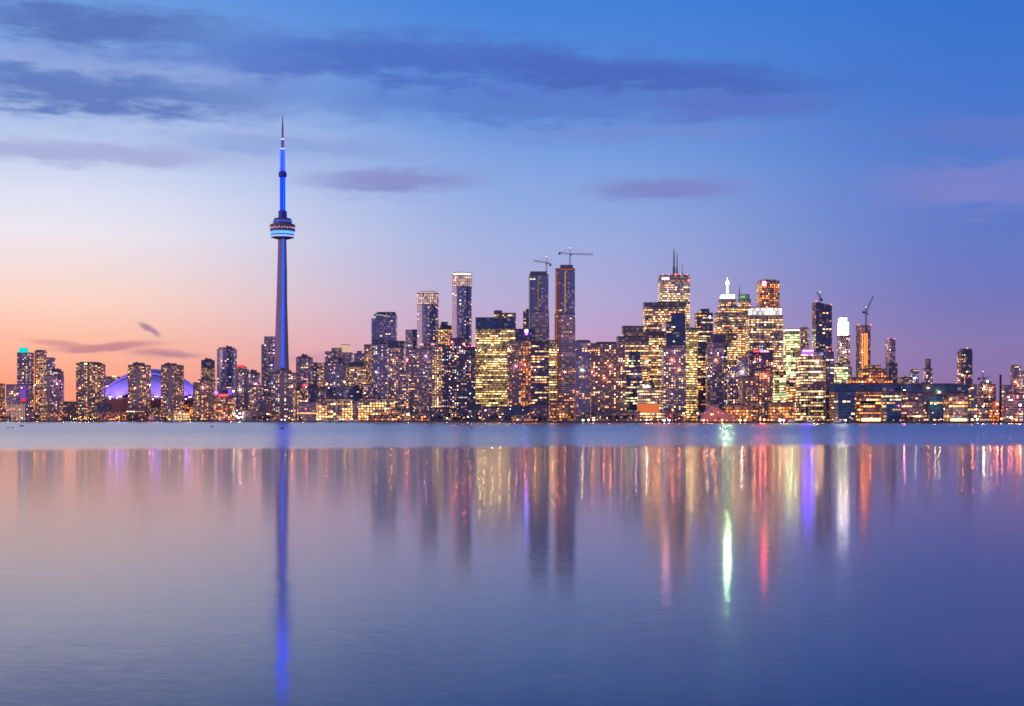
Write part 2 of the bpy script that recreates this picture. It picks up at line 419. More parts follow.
BL = []    # finished buildings: (x0, x1, row, short phrase)
def B(label, segs, row, fac, st, shape='box', rot=0.0, cap=30, dep=None, pent=1, slabs=None, dens=1.0, pal=None, name='tower',
      cat='tower block', lights=0, sign=None, short=None, bright=None, back=0, group=None, crown=None, d=None, mast=None, twin=None):
    """segs: (x0, x1, top row[, base row[, facade, style]]) in picture columns and rows at the building's own distance"""
    xs0 = min(s[0] for s in segs); xs1 = max(s[1] for s in segs); xc = (xs0+xs1)/2
    d = d or shore(xc)+26+row*95+back
    Wm = (xs1-xs0)/F*d
    dp = min(dep or max(10, min(36, Wm*.85)), max(8, .28*(xs1-xs0)*d/max(40, abs(xc-512)))); th = R(rot)
    global KX
    KX = 1-min(.3, abs(xc-512)*dp/d/(xs1-xs0)) if shape != 'round' else 1.0      # the flank seen in perspective takes part of the width
    root = thing(name, label, cat, (X(xc, d+dp/2), d+dp/2, GZ), th, group)
    k = (d+dp/2)/F if shape == 'round' else d/F
    ztop_prev = 0.0; allc = []; prev = None
    for i, s in enumerate(segs):
        x0, x1, yt = s[:3]; base = s[3] if len(s) > 3 and s[3] is not None else None
        fk = s[4] if len(s) > 4 else fac; sk_ = s[5] if len(s) > 5 else st
        w = (x1-x0)*k*KX; cxl = ((x0+x1)/2-xc)*k*KX
        di = dp-1.6*i
        w_ = (w-di*abs(sin(th)))/cos(th) if th else w
        w_ = max(w_, w*.45)-.06*i
        pts = [(a+cxl, b) for a, b in foot(shape, w_, di)]
        z1 = CAMZ+(HZ-yt)*k-GZ
        if base is not None: z0 = max(0, CAMZ+(HZ-base)*k-GZ)
        else: z0 = ztop_prev
        ztop_prev = z1
        MB().prism(pts, z0, z1).build('wall', FM(fk) if isinstance(fk, str) else fk, root)
        sc = 1.012
        pp = [((a-cxl)*sc+cxl, b*sc) for a, b in pts]
        MB().prism(pp, z1+.01, z1+1.3).build('roof', roofm, root)
        if sk_ != 'none' and ST[sk_]: allc += cells(pts, z0, z1-1.0, sk_, dens, pal)
        if (slabs and (slabs != 'full' or i == 0)) or (slabs is None and st.startswith('condo') and shape != 'round'):
            fl = ST[st][0] if ST[st] else 3.2; r = int((z1-z0)/fl)
            wl = w_*(.30 if slabs != 'full' else 1.0)
            spans = [(-w_/2+.6, -w_/2+wl), (w_/2-wl, w_/2-.6)] if slabs != 'full' else [(-w_/2-.4, w_/2+.4)]
            for (sa, sb) in spans:      # a comb of slabs on a thin backing, one solid
                pr = [(-di/2+.3, z0+fl-.16)]
                for q in range(1, r): pr += [(-di/2+.06, z0+q*fl-.16), (-di/2-1.1, z0+q*fl-.16), (-di/2-1.1, z0+q*fl+.16), (-di/2+.06, z0+q*fl+.16)]
                pr.append((-di/2+.3, z0+(r-1)*fl+.16)); n_ = len(pr)
                if r < 2: continue
                g = MB(); g.v = [(cxl+sa, y, z) for y, z in pr]+[(cxl+sb, y, z) for y, z in pr]
                for q in range(n_): g.f.append((q, (q+1) % n_, n_+(q+1) % n_, n_+q)); g.m.append(0)
                for q in range(r-1):
                    e = 1+4*q; g.f += [(e+3, e+2, e+1, e), (n_+e, n_+e+1, n_+e+2, n_+e+3)]; g.m += [0, 0]
                g.build('balcony_stack', slabm, root)
        prev = (pts, w_, di, z0, z1, cxl)
    pts, w_, di, z0, z1, cxl = prev
    if pent:
        pw = w_*rs.uniform(.4, .6); ph = rs.uniform(3.5, 6.5)*pent; ox = rs.uniform(-.12, .12)*w_
        g = MB().box(cxl+ox-pw/2, cxl+ox+pw/2, -di*.25, di*.3, z1+1.29, z1+ph); g.build('penthouse', louvre, root)
        g = MB().box(cxl+ox-pw*.3, cxl+ox-pw*.12, -di*.1, di*.1, z1+ph-.1, z1+ph+1.8); g.build('vent', steel, root)
    put_windows(root, allc, cap, bright)
    for q in range(lights):
        lx = cxl+(-.42+.84*q/max(1, lights-1))*w_ if lights > 1 else cxl
        MB().lathe([(.25, z1+1.3), (.55, z1+1.6), (.55, z1+2.2), (.2, z1+2.6)], 8, lx, -di/2+1.5).build('roof_light', beacon, root)
    if sign:    # list of (x0, x1, y0, y1, colour key, strength) lit boards on the front
        for (sx0, sx1, sy0, sy1, kk, stg) in sign:
            g = MB(); xa, xb = (sx0-xc)*k*KX, (sx1-xc)*k*KX; za, zb = CAMZ+(HZ-sy1)*k-GZ, CAMZ+(HZ-sy0)*k-GZ
            yf = -dp/2-(dp*.22 if shape == 'bow' else 0)-1.3
            g.box(xa, xb, yf-.4, yf, za, zb)
            bk = MB().box(xa-.3, xb+.3, yf+.01, yf+1.25, za-.3, zb+.3)
            f = bk.build('sign_frame', darksteel, root)
            g.build('sign', glow('sign_%s_%g' % (kk, stg), PAL[kk], stg, True), root)
    if mast:
        for (mx, my, r_) in mast:
            zt = CAMZ+(HZ-my)*k-GZ; mxl = (mx-xc)*k*KX
            g = MB(); g.lathe([(r_*1.6, z1+1.2), (r_*1.5, z1+(zt-z1)*.35), (r_, z1+(zt-z1)*.36), (r_*.8, z1+(zt-z1)*.75), (r_*.4, zt)], 8, mxl, 0)
            g.build('antenna', steel, root)
    BL.append((xs0, xs1, row, short or label, root, d, segs, dp)); 
    if len((short or label).split()) > 12: print('LONG', short or label)
    return root, k, xc, dp

# ------------------------------------------------------------------ the city, west to east
CONDO = 'condo tower'; OFF = 'office tower'; LOW = 'low building'
B('small brown apartment block at the picture edge', [(-14, 5, 384)], 2, 'brown', 'condoa', cat='apartment block', cap=12, dens=1.3)
B('grey condo slab carrying a teal lit box on its roof', [(17, 34, 353)], 4, 'grey', 'condow', cap=60, pent=0, sign=[(20.5, 32, 348, 352.6, 'T', 1.3)], cat=CONDO, dens=.8, name='condo_tower')
B('cream condo tower with an amber lit corner line', [(34, 47, 352), (36, 46, 350.5)], 3, 'tan', 'condoa', cap=60, pent=0, cat=CONDO, sign=[(34.3, 35.8, 354, 410, 'A', .9)], dens=1.4, name='condo_tower')
B('stepped plum coloured condo between cream tower and round lit block', [(46, 54, 358), (52, 59, 371, 420)], 4, 'mauve', 'condo', cap=40, cat=CONDO, name='condo_tower', pal='CWPAK')
B('round shouldered violet condo with a pale lit crown', [(47, 65, 376), (55.5, 64, 371.5)], 2, 'mauve', 'condo', 'oct', cap=50, pal='CWPPA', cat=CONDO, name='condo_tower', sign=[(56.5, 62.5, 372.5, 373.6, 'C', 1.2)])
root, k, xc, dp = B('long low hall fronted by thin pale lit fins', [(6, 33, 385)], 1, 'mauve', 'sparse', cat='hall', name='market_hall', cap=25, pent=0, pal='PWCR',
  sign=[(25, 33, 386, 399, 'V', .5), (26, 33, 398.4, 401.5, 'R', .9)])
for i in range(12):
    xx = (6.8+i*2.15-xc)*k*KX
    MB().cbox(xx, -dp/2-.7, 14, .7, .9, 32+60*(i % 3 == 0)*.1).build('lit_fin', glow('fin', (1, .55, .40), .75), root)
B('low dark shed in the gap east of the violet condo', [(63, 76, 402)], 2, 'dark', 'sparse', cat=LOW, name='shed', cap=8, pal='WAO', pent=0)
B('wide three-part condo with bright yellow eastern balconies', [(76, 90, 363.5), (80.5, 99, 362.5, 420), (97, 106, 364.5, 420)], 2, 'brown', 'condoa', cap=80, cat=CONDO, name='condo_tower', dens=1.25, pal='WWYYAAC',
  sign=[(86.5, 90, 363, 364.6, 'G', 2.5)])
B('plain tan block lit yellow along its roof beside the dome', [(104, 121, 377)], 8, 'mauve', 'sparse', cat='apartment block', cap=20, pent=0, d=3120, sign=[(115, 121, 375.6, 377.2, 'Y', 2)], name='apartment_block')
B('brown balconied condo slab, western of the twins before the dome', [(128, 151, 365.5)], 2, 'brown', 'condoa', 'notch', cap=100, cat=CONDO, name='condo_tower', group='twin brown condo slabs', slabs='full', dens=1.1)
B('brown balconied condo slab, eastern of the twins before the dome', [(161, 184, 365.5)], 2, 'brown', 'condoa', 'notch', cap=100, cat=CONDO, name='condo_tower', group='twin brown condo slabs', slabs='full', dens=1.1)
B('dark blue glass capped tower with cream middle floors', [(201, 215.5, 380), (201, 215, 368, None, 'tan', 'condow'), (201, 215, 360.5, None, 'navy', 'few')], 4, 'brown', 'condow', cap=40, cat=CONDO, name='condo_tower', pent=.7)
B('stepped brown condo beside the dome with small warm windows', [(193, 199.5, 383), (199, 214, 380, 420)], 2, 'brown', 'condoa', cap=90, cat=CONDO, name='condo_tower')
B('round shouldered dark blue glass tower with a ragged lit top', [(217, 237, 349.5), (219, 235, 348)], 5, 'blue', 'few', 'bow', cap=30, cat='glass tower', lights=1, bright=1)
B('pale grey condo with a red line sign on its roof', [(237, 247, 367.5)], 4, 'grey', 'condow', cap=30, cat=CONDO, name='condo_tower', pent=0, sign=[(237.4, 246.4, 365.3, 367.2, 'R', 1.6)])
B('salmon lit low pavilion under a red roof sign', [(214, 236, 396.5)], 1, 'orange', 'orange', cap=30, cat='pavilion', name='pavilion', pent=0, dens=.9, pal='PWOC',
  sign=[(220, 231, 394.2, 396.2, 'R', 3.4), (214.5, 219, 391.5, 394, 'V', 3), (231, 236, 389, 395, 'V', .8)])
B('grey twin-shouldered condo speckled with pinkish windows', [(236, 248, 370), (247, 261, 373, 420)], 3, 'grey', 'condow', 'oct', cap=100, cat=CONDO, name='condo_tower', dens=1.2, pal='CCWPPK')
B('mauve slab with a lower western step beside the needle tower', [(261.3, 265, 345), (264.5, 277, 337, 420)], 6, 'mauve', 'sparse', cap=40, cat='apartment tower', name='apartment_tower', pal='CPK', pent=0, dens=1.6)
B('broad balconied grey condo at the foot of the needle tower', [(271, 296, 373), (276, 291, 370.5)], 2, 'grey', 'condow', 'notch', cap=100, cat=CONDO, name='condo_tower', slabs='full', dens=1.1)
B('low brown condo stepping up at the needle tower', [(248, 262, 386), (262, 272, 396, 420)], 2, 'mauve', 'condoa', cap=40, cat=CONDO, name='condo_tower')
B('mauve glass condo east of the needle tower', [(296, 313, 358), (298, 310.5, 357)], 4, 'mauve', 'sparse', cap=60, cat=CONDO, name='condo_tower', dens=1.8, pal='PWCC')
B('thin blue grey condo joined to a tan flank', [(312, 318, 363), (317.5, 324, 363.5, 420, 'tan', 'condow')], 5, 'blue', 'condow', cap=40, cat=CONDO, name='condo_tower', pent=0)
B('yellow windowed block under a small red sign', [(297, 309, 388)], 3, 'tan', 'grid', cap=30, cat='office block', name='office_block', sign=[(304, 311.5, 384.4, 386.2, 'R', 3)], pent=0, pal='YCW')
B('windowless navy box above the ferry terminal', [(308, 318, 385)], 2, 'navy', 'none', cat='blank block', name='service_block', pent=0, cap=5)
B('purple grey ferry terminal hall with a blank front', [(298, 317, 402.5)], 1, 'mauve', 'none', cat='ferry terminal', name='ferry_terminal', pent=0, sign=[(299, 319, 412.6, 413.8, 'W', 1.6)])
B('mauve condo with a lit cream cube on its roof', [(325, 334, 352), (332, 343, 348.5, 420), (342, 353.5, 353, 420), (342.5, 350.5, 345, 353, glow('cream_lit_panel', (1, .66, .42), .75), 'none')], 6, 'mauve', 'condo', cap=60, cat=CONDO, name='condo_tower', pent=0, dens=.8)
B('dark blue glass condo in front of the cream cubed tower', [(323.5, 348, 363), (328, 343, 359.5)], 4, 'blue', 'condo', 'oct', cap=100, cat=CONDO, name='condo_tower', dens=.8, pal='WCCKA')
B('dark blue topped residential tower over pale crowded flats', [(354, 365, 354), (357, 362, 351.5)], 6, 'blue', 'condo', cap=30, cat=CONDO, name='condo_tower', pent=0)
B('broad cream flats block under a flat navy cap', [(349, 366, 366.5), (350, 365, 362.5, None, 'navy', 'none')], 4, 'tan', 'office', cap=60, cat='apartment block', name='apartment_block', pent=0, pal='CCWY', dens=.9)
B('slim ribbed brown tower beside the gabled glass tower', [(364, 371.5, 345)], 5, 'tan', 'condow', cap=30, cat=CONDO, name='condo_tower', pent=0, pal='AWW', dens=1.5)
B('low round teal glass block behind the lit warehouse', [(342, 363, 390), (346, 360, 387)], 2, 'teal', 'few', 'round', cap=10, cat='glass block', name='glass_block', pent=0)
B('western half of the long yellow lit warehouse', [(316, 353, 399)], 1, 'tan', 'grid', cap=100, cat='warehouse', name='warehouse', pal='YYWYA', pent=.6, group='yellow lit waterfront warehouse')
B('eastern half of the long yellow lit warehouse', [(358, 395, 399)], 1, 'tan', 'grid', cap=100, cat='warehouse', name='warehouse', pal='YYWAA', pent=.6, group='yellow lit waterfront warehouse')
B('narrow dim stair block joining the two warehouse halves', [(353.3, 357.7, 401)], 1, 'mauve', 'none', cat='stair block', name='stair_block', pent=0)
# gabled glass tower
root, k, xc, dp = B('blue glass tower with a slanting pale roof edge', [(371.5, 392, 319), (376, 397.5, 316, 420)], 7, 'blue', 'few', cap=30, cat='glass tower', name='glass_tower', pent=0, dens=1.3, bright=1)
zb = CAMZ+(HZ-316)*k-GZ; zt = CAMZ+(HZ-311.8)*k-GZ; g = MB()
xa, xm, xb = (373-xc)*k*KX, (378-xc)*k*KX, (397-xc)*k*KX; yb = dp/2
g.prism([(xa, -yb+2), (xb, -yb+2), (xb, yb-2), (xa, yb-2)], zb+1.3, zt, top=[(xm, -yb+3), (xb-1, -yb+3), (xb-1, yb-3), (xm, yb-3)]); g.build('slanted_crown', FM('navy'), root)
g = MB(); g.bar(((372.5-xc)*k, -yb+.2, zb-4), (xm, -yb+.2, zb+3.0), .8); g.bar((xm, -yb+.2, zb+3), ((391-xc)*k, -yb+.2, zb-.5), .8); g.build('lit_roof_edge', glow('pale_edge', (.85, .9, .75), .7), root)
B('navy fronted condo tower below the gabled glass tower', [(371.5, 388.5, 344), (373, 388, 340.5, None, 'navy', 'few')], 4, 'blue', 'condo', cap=100, cat=CONDO, name='condo_tower', dens=.9, pal='WCCK', pent=.6)
B('mauve condo under a wide flat blue cap', [(388.5, 405, 347.5), (387.5, 405.5, 341.5, None, 'navy', 'none')], 4, 'mauve', 'condow', cap=90, cat=CONDO, name='condo_tower', dens=1.1, pal='WWYCA', pent=0)
B('narrow tower whose pale pink flank glows in the dusk', [(405.5, 413, 330.5), (412.5, 418, 330, 420, 'navy', 'few')], 7, 'pale', 'sparse', cap=30, cat=CONDO, name='condo_tower', pent=0)  # dusk light on the flank put into a paler facade colour
B('short warm lit block under the pink flanked tower', [(398, 409, 372)], 3, 'mauve', 'condoa', cap=40, cat='apartment block', name='apartment_block', pent=0, dens=1.4)
# two crowned towers
crown = facade('lit_crown', (.10, .09, .12), (.5, .42, .44), fl=5.2, bay=3.4, sf=.16, mf=.34, dim=.95, dimcol=(1, .66, .46), dims=1.1)
B('slender blue glass tower with a tall lattice lit crown', [(417, 439, 305), (417, 439.3, 293.5, None, crown, 'none'), (420.5, 436, 292, None, glow('crown_lip', (1, .75, .66), 1.1), 'none')], 6, 'blue', 'condo', 'bow', cap=80, cat='crowned tower', name='crowned_tower', pent=0, dens=.7, pal='WCCKA')
B('tallest crowned glass tower, white lit rim and slim outline', [(452, 472, 287), (452, 472.3, 276, None, crown, 'none'), (453.5, 471, 273, None, glow('crown_lip2', (1, .8, .68), 1.5), 'none')], 6, 'blue', 'condo', 'bow', cap=80, cat='crowned tower', name='crowned_tower', pent=0, dens=.7, pal='WCCKA')
B('stepped office block with amber top floors between the crowned towers', [(438, 453, 329, 420, 'tan', 'orange'), (440, 452, 326, 329, 'navy', 'none'), (441, 448, 322.5, 326, 'navy', 'none')], 7, 'tan', 'orange', cap=40, cat='office block', name='office_block', pent=0, pal='YWA')
B('purple condo under magenta roof lights', [(409, 440, 349), (420, 439, 345.5)], 4, 'mauve', 'condo', cap=100, cat=CONDO, name='condo_tower', dens=.95, pal='WWCAK', pent=.5, sign=[(420, 424, 343.6, 345.4, 'P', 1.6), (432, 436, 343.4, 345.2, 'P', 1.3)])
B('narrow condo strip lined with cream bay windows', [(432, 441.5, 352)], 3, 'tan', 'condow', cap=60, cat=CONDO, name='condo_tower', dens=1.6, pent=0, pal='CYW')
B('black and teal glass condo with red lamps along its roof', [(442, 451, 346), (450, 466, 338.5, 420), (465, 476.5, 347.5, 420)], 3, 'navy', 'condo', cap=100, cat=CONDO, name='condo_tower', dens=.9, pal='WCCKKA', pent=.5, lights=4)
B('dark office stub behind the yellow banded office', [(494, 516, 313.5), (494, 502, 311, 420)], 7, 'dark', 'office', cap=30, cat=OFF, name='office_tower', dens=.7, pent=.4)
B('bright yellow banded office under a deep blue windowless top', [(475.5, 515.5, 329), (475.5, 515.5, 318, None, 'teal', 'none')], 5, 'olive', 'densey', cap=100, cat=OFF, name='office_tower', pent=0, dep=34, dens=.8, pal='YYYYWC')
B('thin dark tower with few cream floors behind the ragged unfinished tower', [(523, 530, 312), (526, 530, 309.5)], 7, 'dark', 'sparse', cap=20, cat=OFF, name='office_tower', pent=0, dens=1.8)
pal_dark = dict(cat='tower under construction', name='unfinished_tower')
B('unfinished glass tower with a ragged top under the small crane', [(528.5, 549, 312, None, 'pale', 'none'), (529, 548.5, 275, None, 'blue', 'few'), (530, 547, 272, None, 'dark', 'none')], 6, 'pale', 'none', cap=30, pent=0, slabs='full', **pal_dark,
  sign=[(537.6, 538.5, 278, 309, 'C', .25), (528.7, 529.6, 275, 338, 'K', .25)])
B('tallest unfinished tower with amber hoist lights down one corner', [(554.5, 575, 314, None, 'pale', 'sparse'), (555, 575, 269, None, 'blue', 'few'), (560, 573, 265.5, None, 'dark', 'none')], 5, 'pale', 'few', cap=40, pent=0, slabs='full', **pal_dark, pal='AW', back=20,
  sign=[(555.3, 556.4, 270, 400, 'A', .4), (557.8, 558.5, 276, 400, 'O', .35), (564.2, 565.3, 272, 312, 'W', .55), (560, 573, 269, 269.8, 'A', .5)])
B('navy plant block carrying a blue white floodlight', [(515, 535, 329.5)], 5, 'navy', 'none', cat='plant block', name='plant_block', pent=0, sign=[(525, 527.8, 329.6, 332.6, 'K', 8), (525.2, 527.6, 333.2, 334.8, 'U', 60)])  # lower violet board added to colour the floodlight's lake streak
B('brown hotel with an orange middle bay and a dark eastern bay', [(507, 521, 341), (519.5, 531, 340.5, 420, 'orange', 'orange'), (530, 549, 342, 420, 'navy', 'rows')], 3, 'brown', 'condoa', cap=100, cat='hotel', name='hotel', pent=.4, dens=.85, dep=32)
B('olive lit strip building behind the hotel', [(547, 557, 341)], 4, 'olive', 'densey', cap=60, cat=OFF, name='office_tower', pent=0, dens=.85)
B('plain slate blue slab condo with one column of warm windows', [(575, 590.5, 341.5), (577, 589, 340.8)], 3, 'blue', 'sparse', cap=60, cat=CONDO, name='condo_tower', pent=0, dens=.9, pal='WA')
B('wide plum condo slab scattered with bright single windows', [(589.5, 625, 344), (596, 616, 342.6)], 3, 'brown', 'condo', cap=100, cat=CONDO, name='condo_tower', slabs=False, pent=0, pal='WWWCCAP', dens=1.0, bright=2, dep=30)
B('step backed office with two dark overhanging roof bands', [(622, 643, 332.5), (621.5, 643.5, 326.5, None, 'dark', 'none')], 6, 'office', 'office', cap=40, cat=OFF, name='office_tower', pent=0)
B('dark roofed office block with brightly lit rows of floors', [(624.5, 648.5, 341.5), (616, 649, 337, None, 'dark', 'none')], 5, 'office', 'rows', cap=90, cat=OFF, name='office_tower', pent=0, dens=1.4)
B('tall blocky office with dark rooftop band and gold lit floors', [(643, 686, 307), (642.6, 686.4, 303, None, 'dark', 'none')], 7, 'office', 'dense', cap=100, cat=OFF, name='office_tower', pent=.5, dep=30, pal='YWWCA')
B('cream gridded office column beneath the blocky gold office', [(643.5, 666, 335.5), (642.5, 666.5, 332, None, 'dark', 'none')], 6, 'office', 'dense', cap=90, cat=OFF, name='office_tower', pent=0, pal='YWCY')
B('pale square bank tower topped by tall masts', [(658, 690, 279), (658.3, 689.6, 275.5, None, 'stone', 'none')], 8, 'stone', 'dense', cap=90, cat='bank tower', name='bank_tower', pent=0, dens=1.0, pal='CCCWP', lights=5,
  mast=[(674, 248, 1.5), (677.3, 251, 1.0), (683, 263, .6)], sign=[(660, 667, 278, 279.4, 'P', 40), (687.5, 689.2, 279.5, 281.2, 'R', 12), (673, 676, 274, 275, 'R', 8)])
B('stepped deep blue glass office with one warm lit middle', [(664, 686, 335, 420), (664, 670, 322, 336), (669.5, 685.5, 314.5, 336)], 5, 'teal', 'rows', cap=50, cat=OFF, name='office_tower', pent=.4, dens=.5)
B('lavender condo with small square windows before the blue steps', [(661, 686, 347.5), (664, 683, 345.5)], 3, 'mauve', 'condo', cap=100, cat=CONDO, name='condo_tower', pent=0, dens=1.15, pal='CCWWYK')
B('golden glass office strip, lit from top to foot', [(684, 698, 329)], 6, 'olive', 'densey', cap=80, cat=OFF, name='office_tower', pent=.5, dens=.95)
B('low broad office with violet letters above an orange wall', [(637, 663, 388)], 2, 'stone', 'dense', cap=70, cat='office block', name='office_block', pent=0, pal='YCW', dens=.85)
B('dark glass corner block with stacked bright cells', [(625, 642, 368), (628, 640, 352, 368)], 3, 'navy', 'rows', cap=60, cat='office block', name='office_block', pent=0, dens=.9, pal='YCG')
B('stepped navy tower with a white corner lamp', [(694.5, 713, 313.5), (700, 709, 309.5)], 7, 'navy', 'rows', cap=60, cat=OFF, name='office_tower', pent=0, dens=.55, sign=[(708.5, 710.2, 316, 317.6, 'K', 8)])
B('stepped golden tower ending in a white lit cap and star mast', [(714, 744.5, 322), (714, 741, 313), (717.5, 737.5, 306.5), (718.5, 735.5, 299.5), (720, 734.3, 293.8, None, glow('white_cap', (1, .93, .80), 1.7), 'none')], 8, 'office', 'dense', cap=100, cat=OFF, name='office_tower', pent=0, pal='YWCA', dep=34, short='star masted golden tower')
B('eight sided office with a greenish copper top', [(737, 751.5, 300), (738, 750, 295, None, pbr('green_copper', (.24, .42, .34), .5), 'none')], 9, 'office', 'dense', 'oct', cap=50, cat=OFF, name='office_tower', pent=0, mast=[(738.6, 285, .8)], pal='WACP', sign=[(739, 744, 296, 298, 'G', .6)])
B('broad lit office tower with a split white glowing crown', [(745.5, 783, 316), (748.5, 763.6, 307.5, 316, facade('white_crown', (.6, .6, .6), (.4, .36, .36), fl=5.5, bay=2.8, sf=.12, mf=.2, dim=1.1, dimcol=(1, .86, .74), dims=2.2), 'none'), (767, 781.5, 307.5, 316, facade('white_crown', (.6, .6, .6), (.4, .36, .36), fl=5.5, bay=2.8, sf=.12, mf=.2, dim=1.1, dimcol=(1, .86, .74), dims=2.2), 'none')], 6, 'office', 'dense', cap=100, cat=OFF, name='office_tower', pent=0, dep=34, pal='CWWYC', slabs=False)
B('red brown gridded tower with a glowing red logo disc', [(756.5, 779.5, 281.5), (760, 776, 280.3)], 8, 'red', 'red', cap=60, cat=OFF, name='office_tower', pent=0, sign=[(759, 763.5, 281.5, 286, 'R', 40)], mast=[(765.5, 277.5, .8)])
B('condo wearing a dark saucer roof on a narrow neck', [(705, 728, 347.5), (707, 727.5, 343), (705.5, 729.5, 340.5, None, 'navy', 'none'), (709, 727, 335, None, 'navy', 'few')], 4, 'mauve', 'condo', 'oct', cap=100, cat=CONDO, name='condo_tower', pent=0, dens=1.1, slabs=False, pal='WCCYK')
B('navy condo stepping down beside the saucer roofed tower', [(727, 740, 367), (738, 748, 358, 420)], 3, 'blue', 'condo', cap=100, cat=CONDO, name='condo_tower', pent=0, dens=1.3, pal='WCYKA')
B('dark condo whose roof edge glows pink and red', [(745, 773, 352), (750, 768, 343.5)], 4, 'navy', 'condo', cap=100, cat=CONDO, name='condo_tower', pent=0, dens=1.25, pal='WCYAP', sign=[(750, 757, 350.4, 352, 'R', 3.2), (758, 768, 351, 352.2, 'P', 2.2), (757, 761, 349, 350.3, 'B', 3)])
B('brown condo wing standing before the pink roofed condo', [(738, 756, 377), (757, 773, 371, 420)], 2, 'brown', 'condoa', cap=90, cat=CONDO, name='condo_tower', pent=0, dens=1.35, pal='WCYAA')
B('lime and cream banded glass office', [(783.5, 799.5, 331.5), (783.5, 799.5, 329.5, None, glow('lit_top_floor', (1, .8, .5), 5), 'none')], 7, 'olive', 'green', cap=80, cat=OFF, name='office_tower', pent=0, sign=[(787, 797, 380.4, 382, 'P', 1.5)])
B('grey ribbed tower tucked behind the lime banded office', [(799.2, 809, 329), (800, 808, 327.8)], 8, 'tan', 'condow', cap=30, cat=OFF, name='office_tower', pent=0, dens=1.4)
B('greenish office base below the split crowned tower', [(773, 786, 372)], 5, 'olive', 'green', cap=60, cat='office block', name='office_block', pent=0)
B('gold office base east of the greenish base', [(786, 799, 384)], 4, 'tan', 'densey', cap=60, cat='office block', name='office_block', pent=0, pal='YAW')
# slanted roof tower
root, k, xc, dp = B('dark blue glass tower with a slanted red tipped roof', [(812, 832, 306.5)], 6, 'navy', 'sparse', cap=60, cat='glass tower', name='glass_tower', pent=0, dens=.9, lights=0)
zb = CAMZ+(HZ-306.5)*k-GZ; z2 = CAMZ+(HZ-303)*k-GZ; hx = 10*k*KX; yb = dp/2
g = MB(); b0 = len(g.v)
g.v += [(-hx, -yb, zb+1.31), (hx, -yb, zb+1.31), (hx, yb, zb+1.31), (-hx, yb, zb+1.31), (-hx, -yb, z2+2), (hx, -yb, zb+2), (hx, yb, zb+2), (-hx, yb, z2+2)]
g.f += [(0, 1, 5, 4), (1, 2, 6, 5), (2, 3, 7, 6), (3, 0, 4, 7), (4, 5, 6, 7), (3, 2, 1, 0)]; g.m += [0]*6; g.build('slanted_roof', FM('navy'), root)
for xx, zz in ((-hx+1, z2+2), (hx-1, zb+2)): MB().lathe([(.5, zz), (.6, zz+1.4)], 8, xx, -yb+1).build('roof_light', beacon, root)
B('square office with gold rows and a violet lit parapet', [(795.5, 823.5, 352)], 3, 'office', 'rowsy', cap=100, cat=OFF, name='office_tower', pent=.5, dens=1.0, sign=[(796.5, 811.5, 351.8, 354.6, 'V', 1.5), (819, 823, 353, 355, 'B', 2), (797.5, 811, 350.3, 351.5, 'U', 120)], dep=34, pal='YYWCC')
B('dark plum office wing on the violet parapet office', [(823.8, 834, 352.5)], 3, 'dark', 'few', cap=30, cat=OFF, name='office_tower', pent=0, dens=2, lights=1)
B('slim tower with a blazing white faceted crown', [(836, 852, 368, 420), (837, 850, 336), (837.8, 848.6, 321.5, None, facade('blazing_crown', (.6, .6, .6), (.3, .28, .34), fl=40, bay=4.4, sf=.0, mf=.3, dim=1.1, dimcol=(1, .90, .88), dims=9), 'none'), (838.4, 846, 317.5, None, MATS_LATE('blazing_crown'), 'none')], 7, 'grey', 'condow', cap=80, cat='crowned tower', name='crowned_tower', pent=0, dens=1.4, slabs=False, pal='CCWPK')
g_root, k, xc, dp = B('round concrete tower in construction, glowing orange inside', [(856, 870.5, 326.5)], 6, 'brown', 'few', 'round', cap=10, pent=0, **pal_dark, lights=2)
zt = CAMZ+(HZ-326)*k-GZ
for dx in (-2.2, 0, 2.2): MB().cbox(dx*k, -dp/2-.5+abs(dx)*.5, zt*.62, .9*k, 1.0, zt*.60).build('hoist_light', glow('hoist', (1, .24, .05), 2.6), g_root)
B('slim grey balconied condo with red roof tips', [(885.3, 895.5, 340)], 6, 'mauve', 'sparse', 'bow', cap=40, cat=CONDO, name='condo_tower', pent=.5, lights=2, dens=1.2, pal='KCW')
B('orange floodlit brick hall with arched lights', [(847, 893, 386), (847, 893, 378), (859, 886, 369.5), (866, 880, 366)], 4, 'orange', 'orange', cap=60, cat='hall', name='brick_hall', pent=0, dens=.9, dep=30)
B('lime lit block on the western end of the brick hall', [(834, 848, 364)], 5, 'tan', 'green', cap=40, cat='office block', name='office_block', pent=0, dens=.7, pal='YCG')
B('plain dark block at the eastern end of the brick hall', [(886, 897.5, 364)], 5, 'navy', 'few', cap=10, cat='office block', name='office_block', pent=.4)
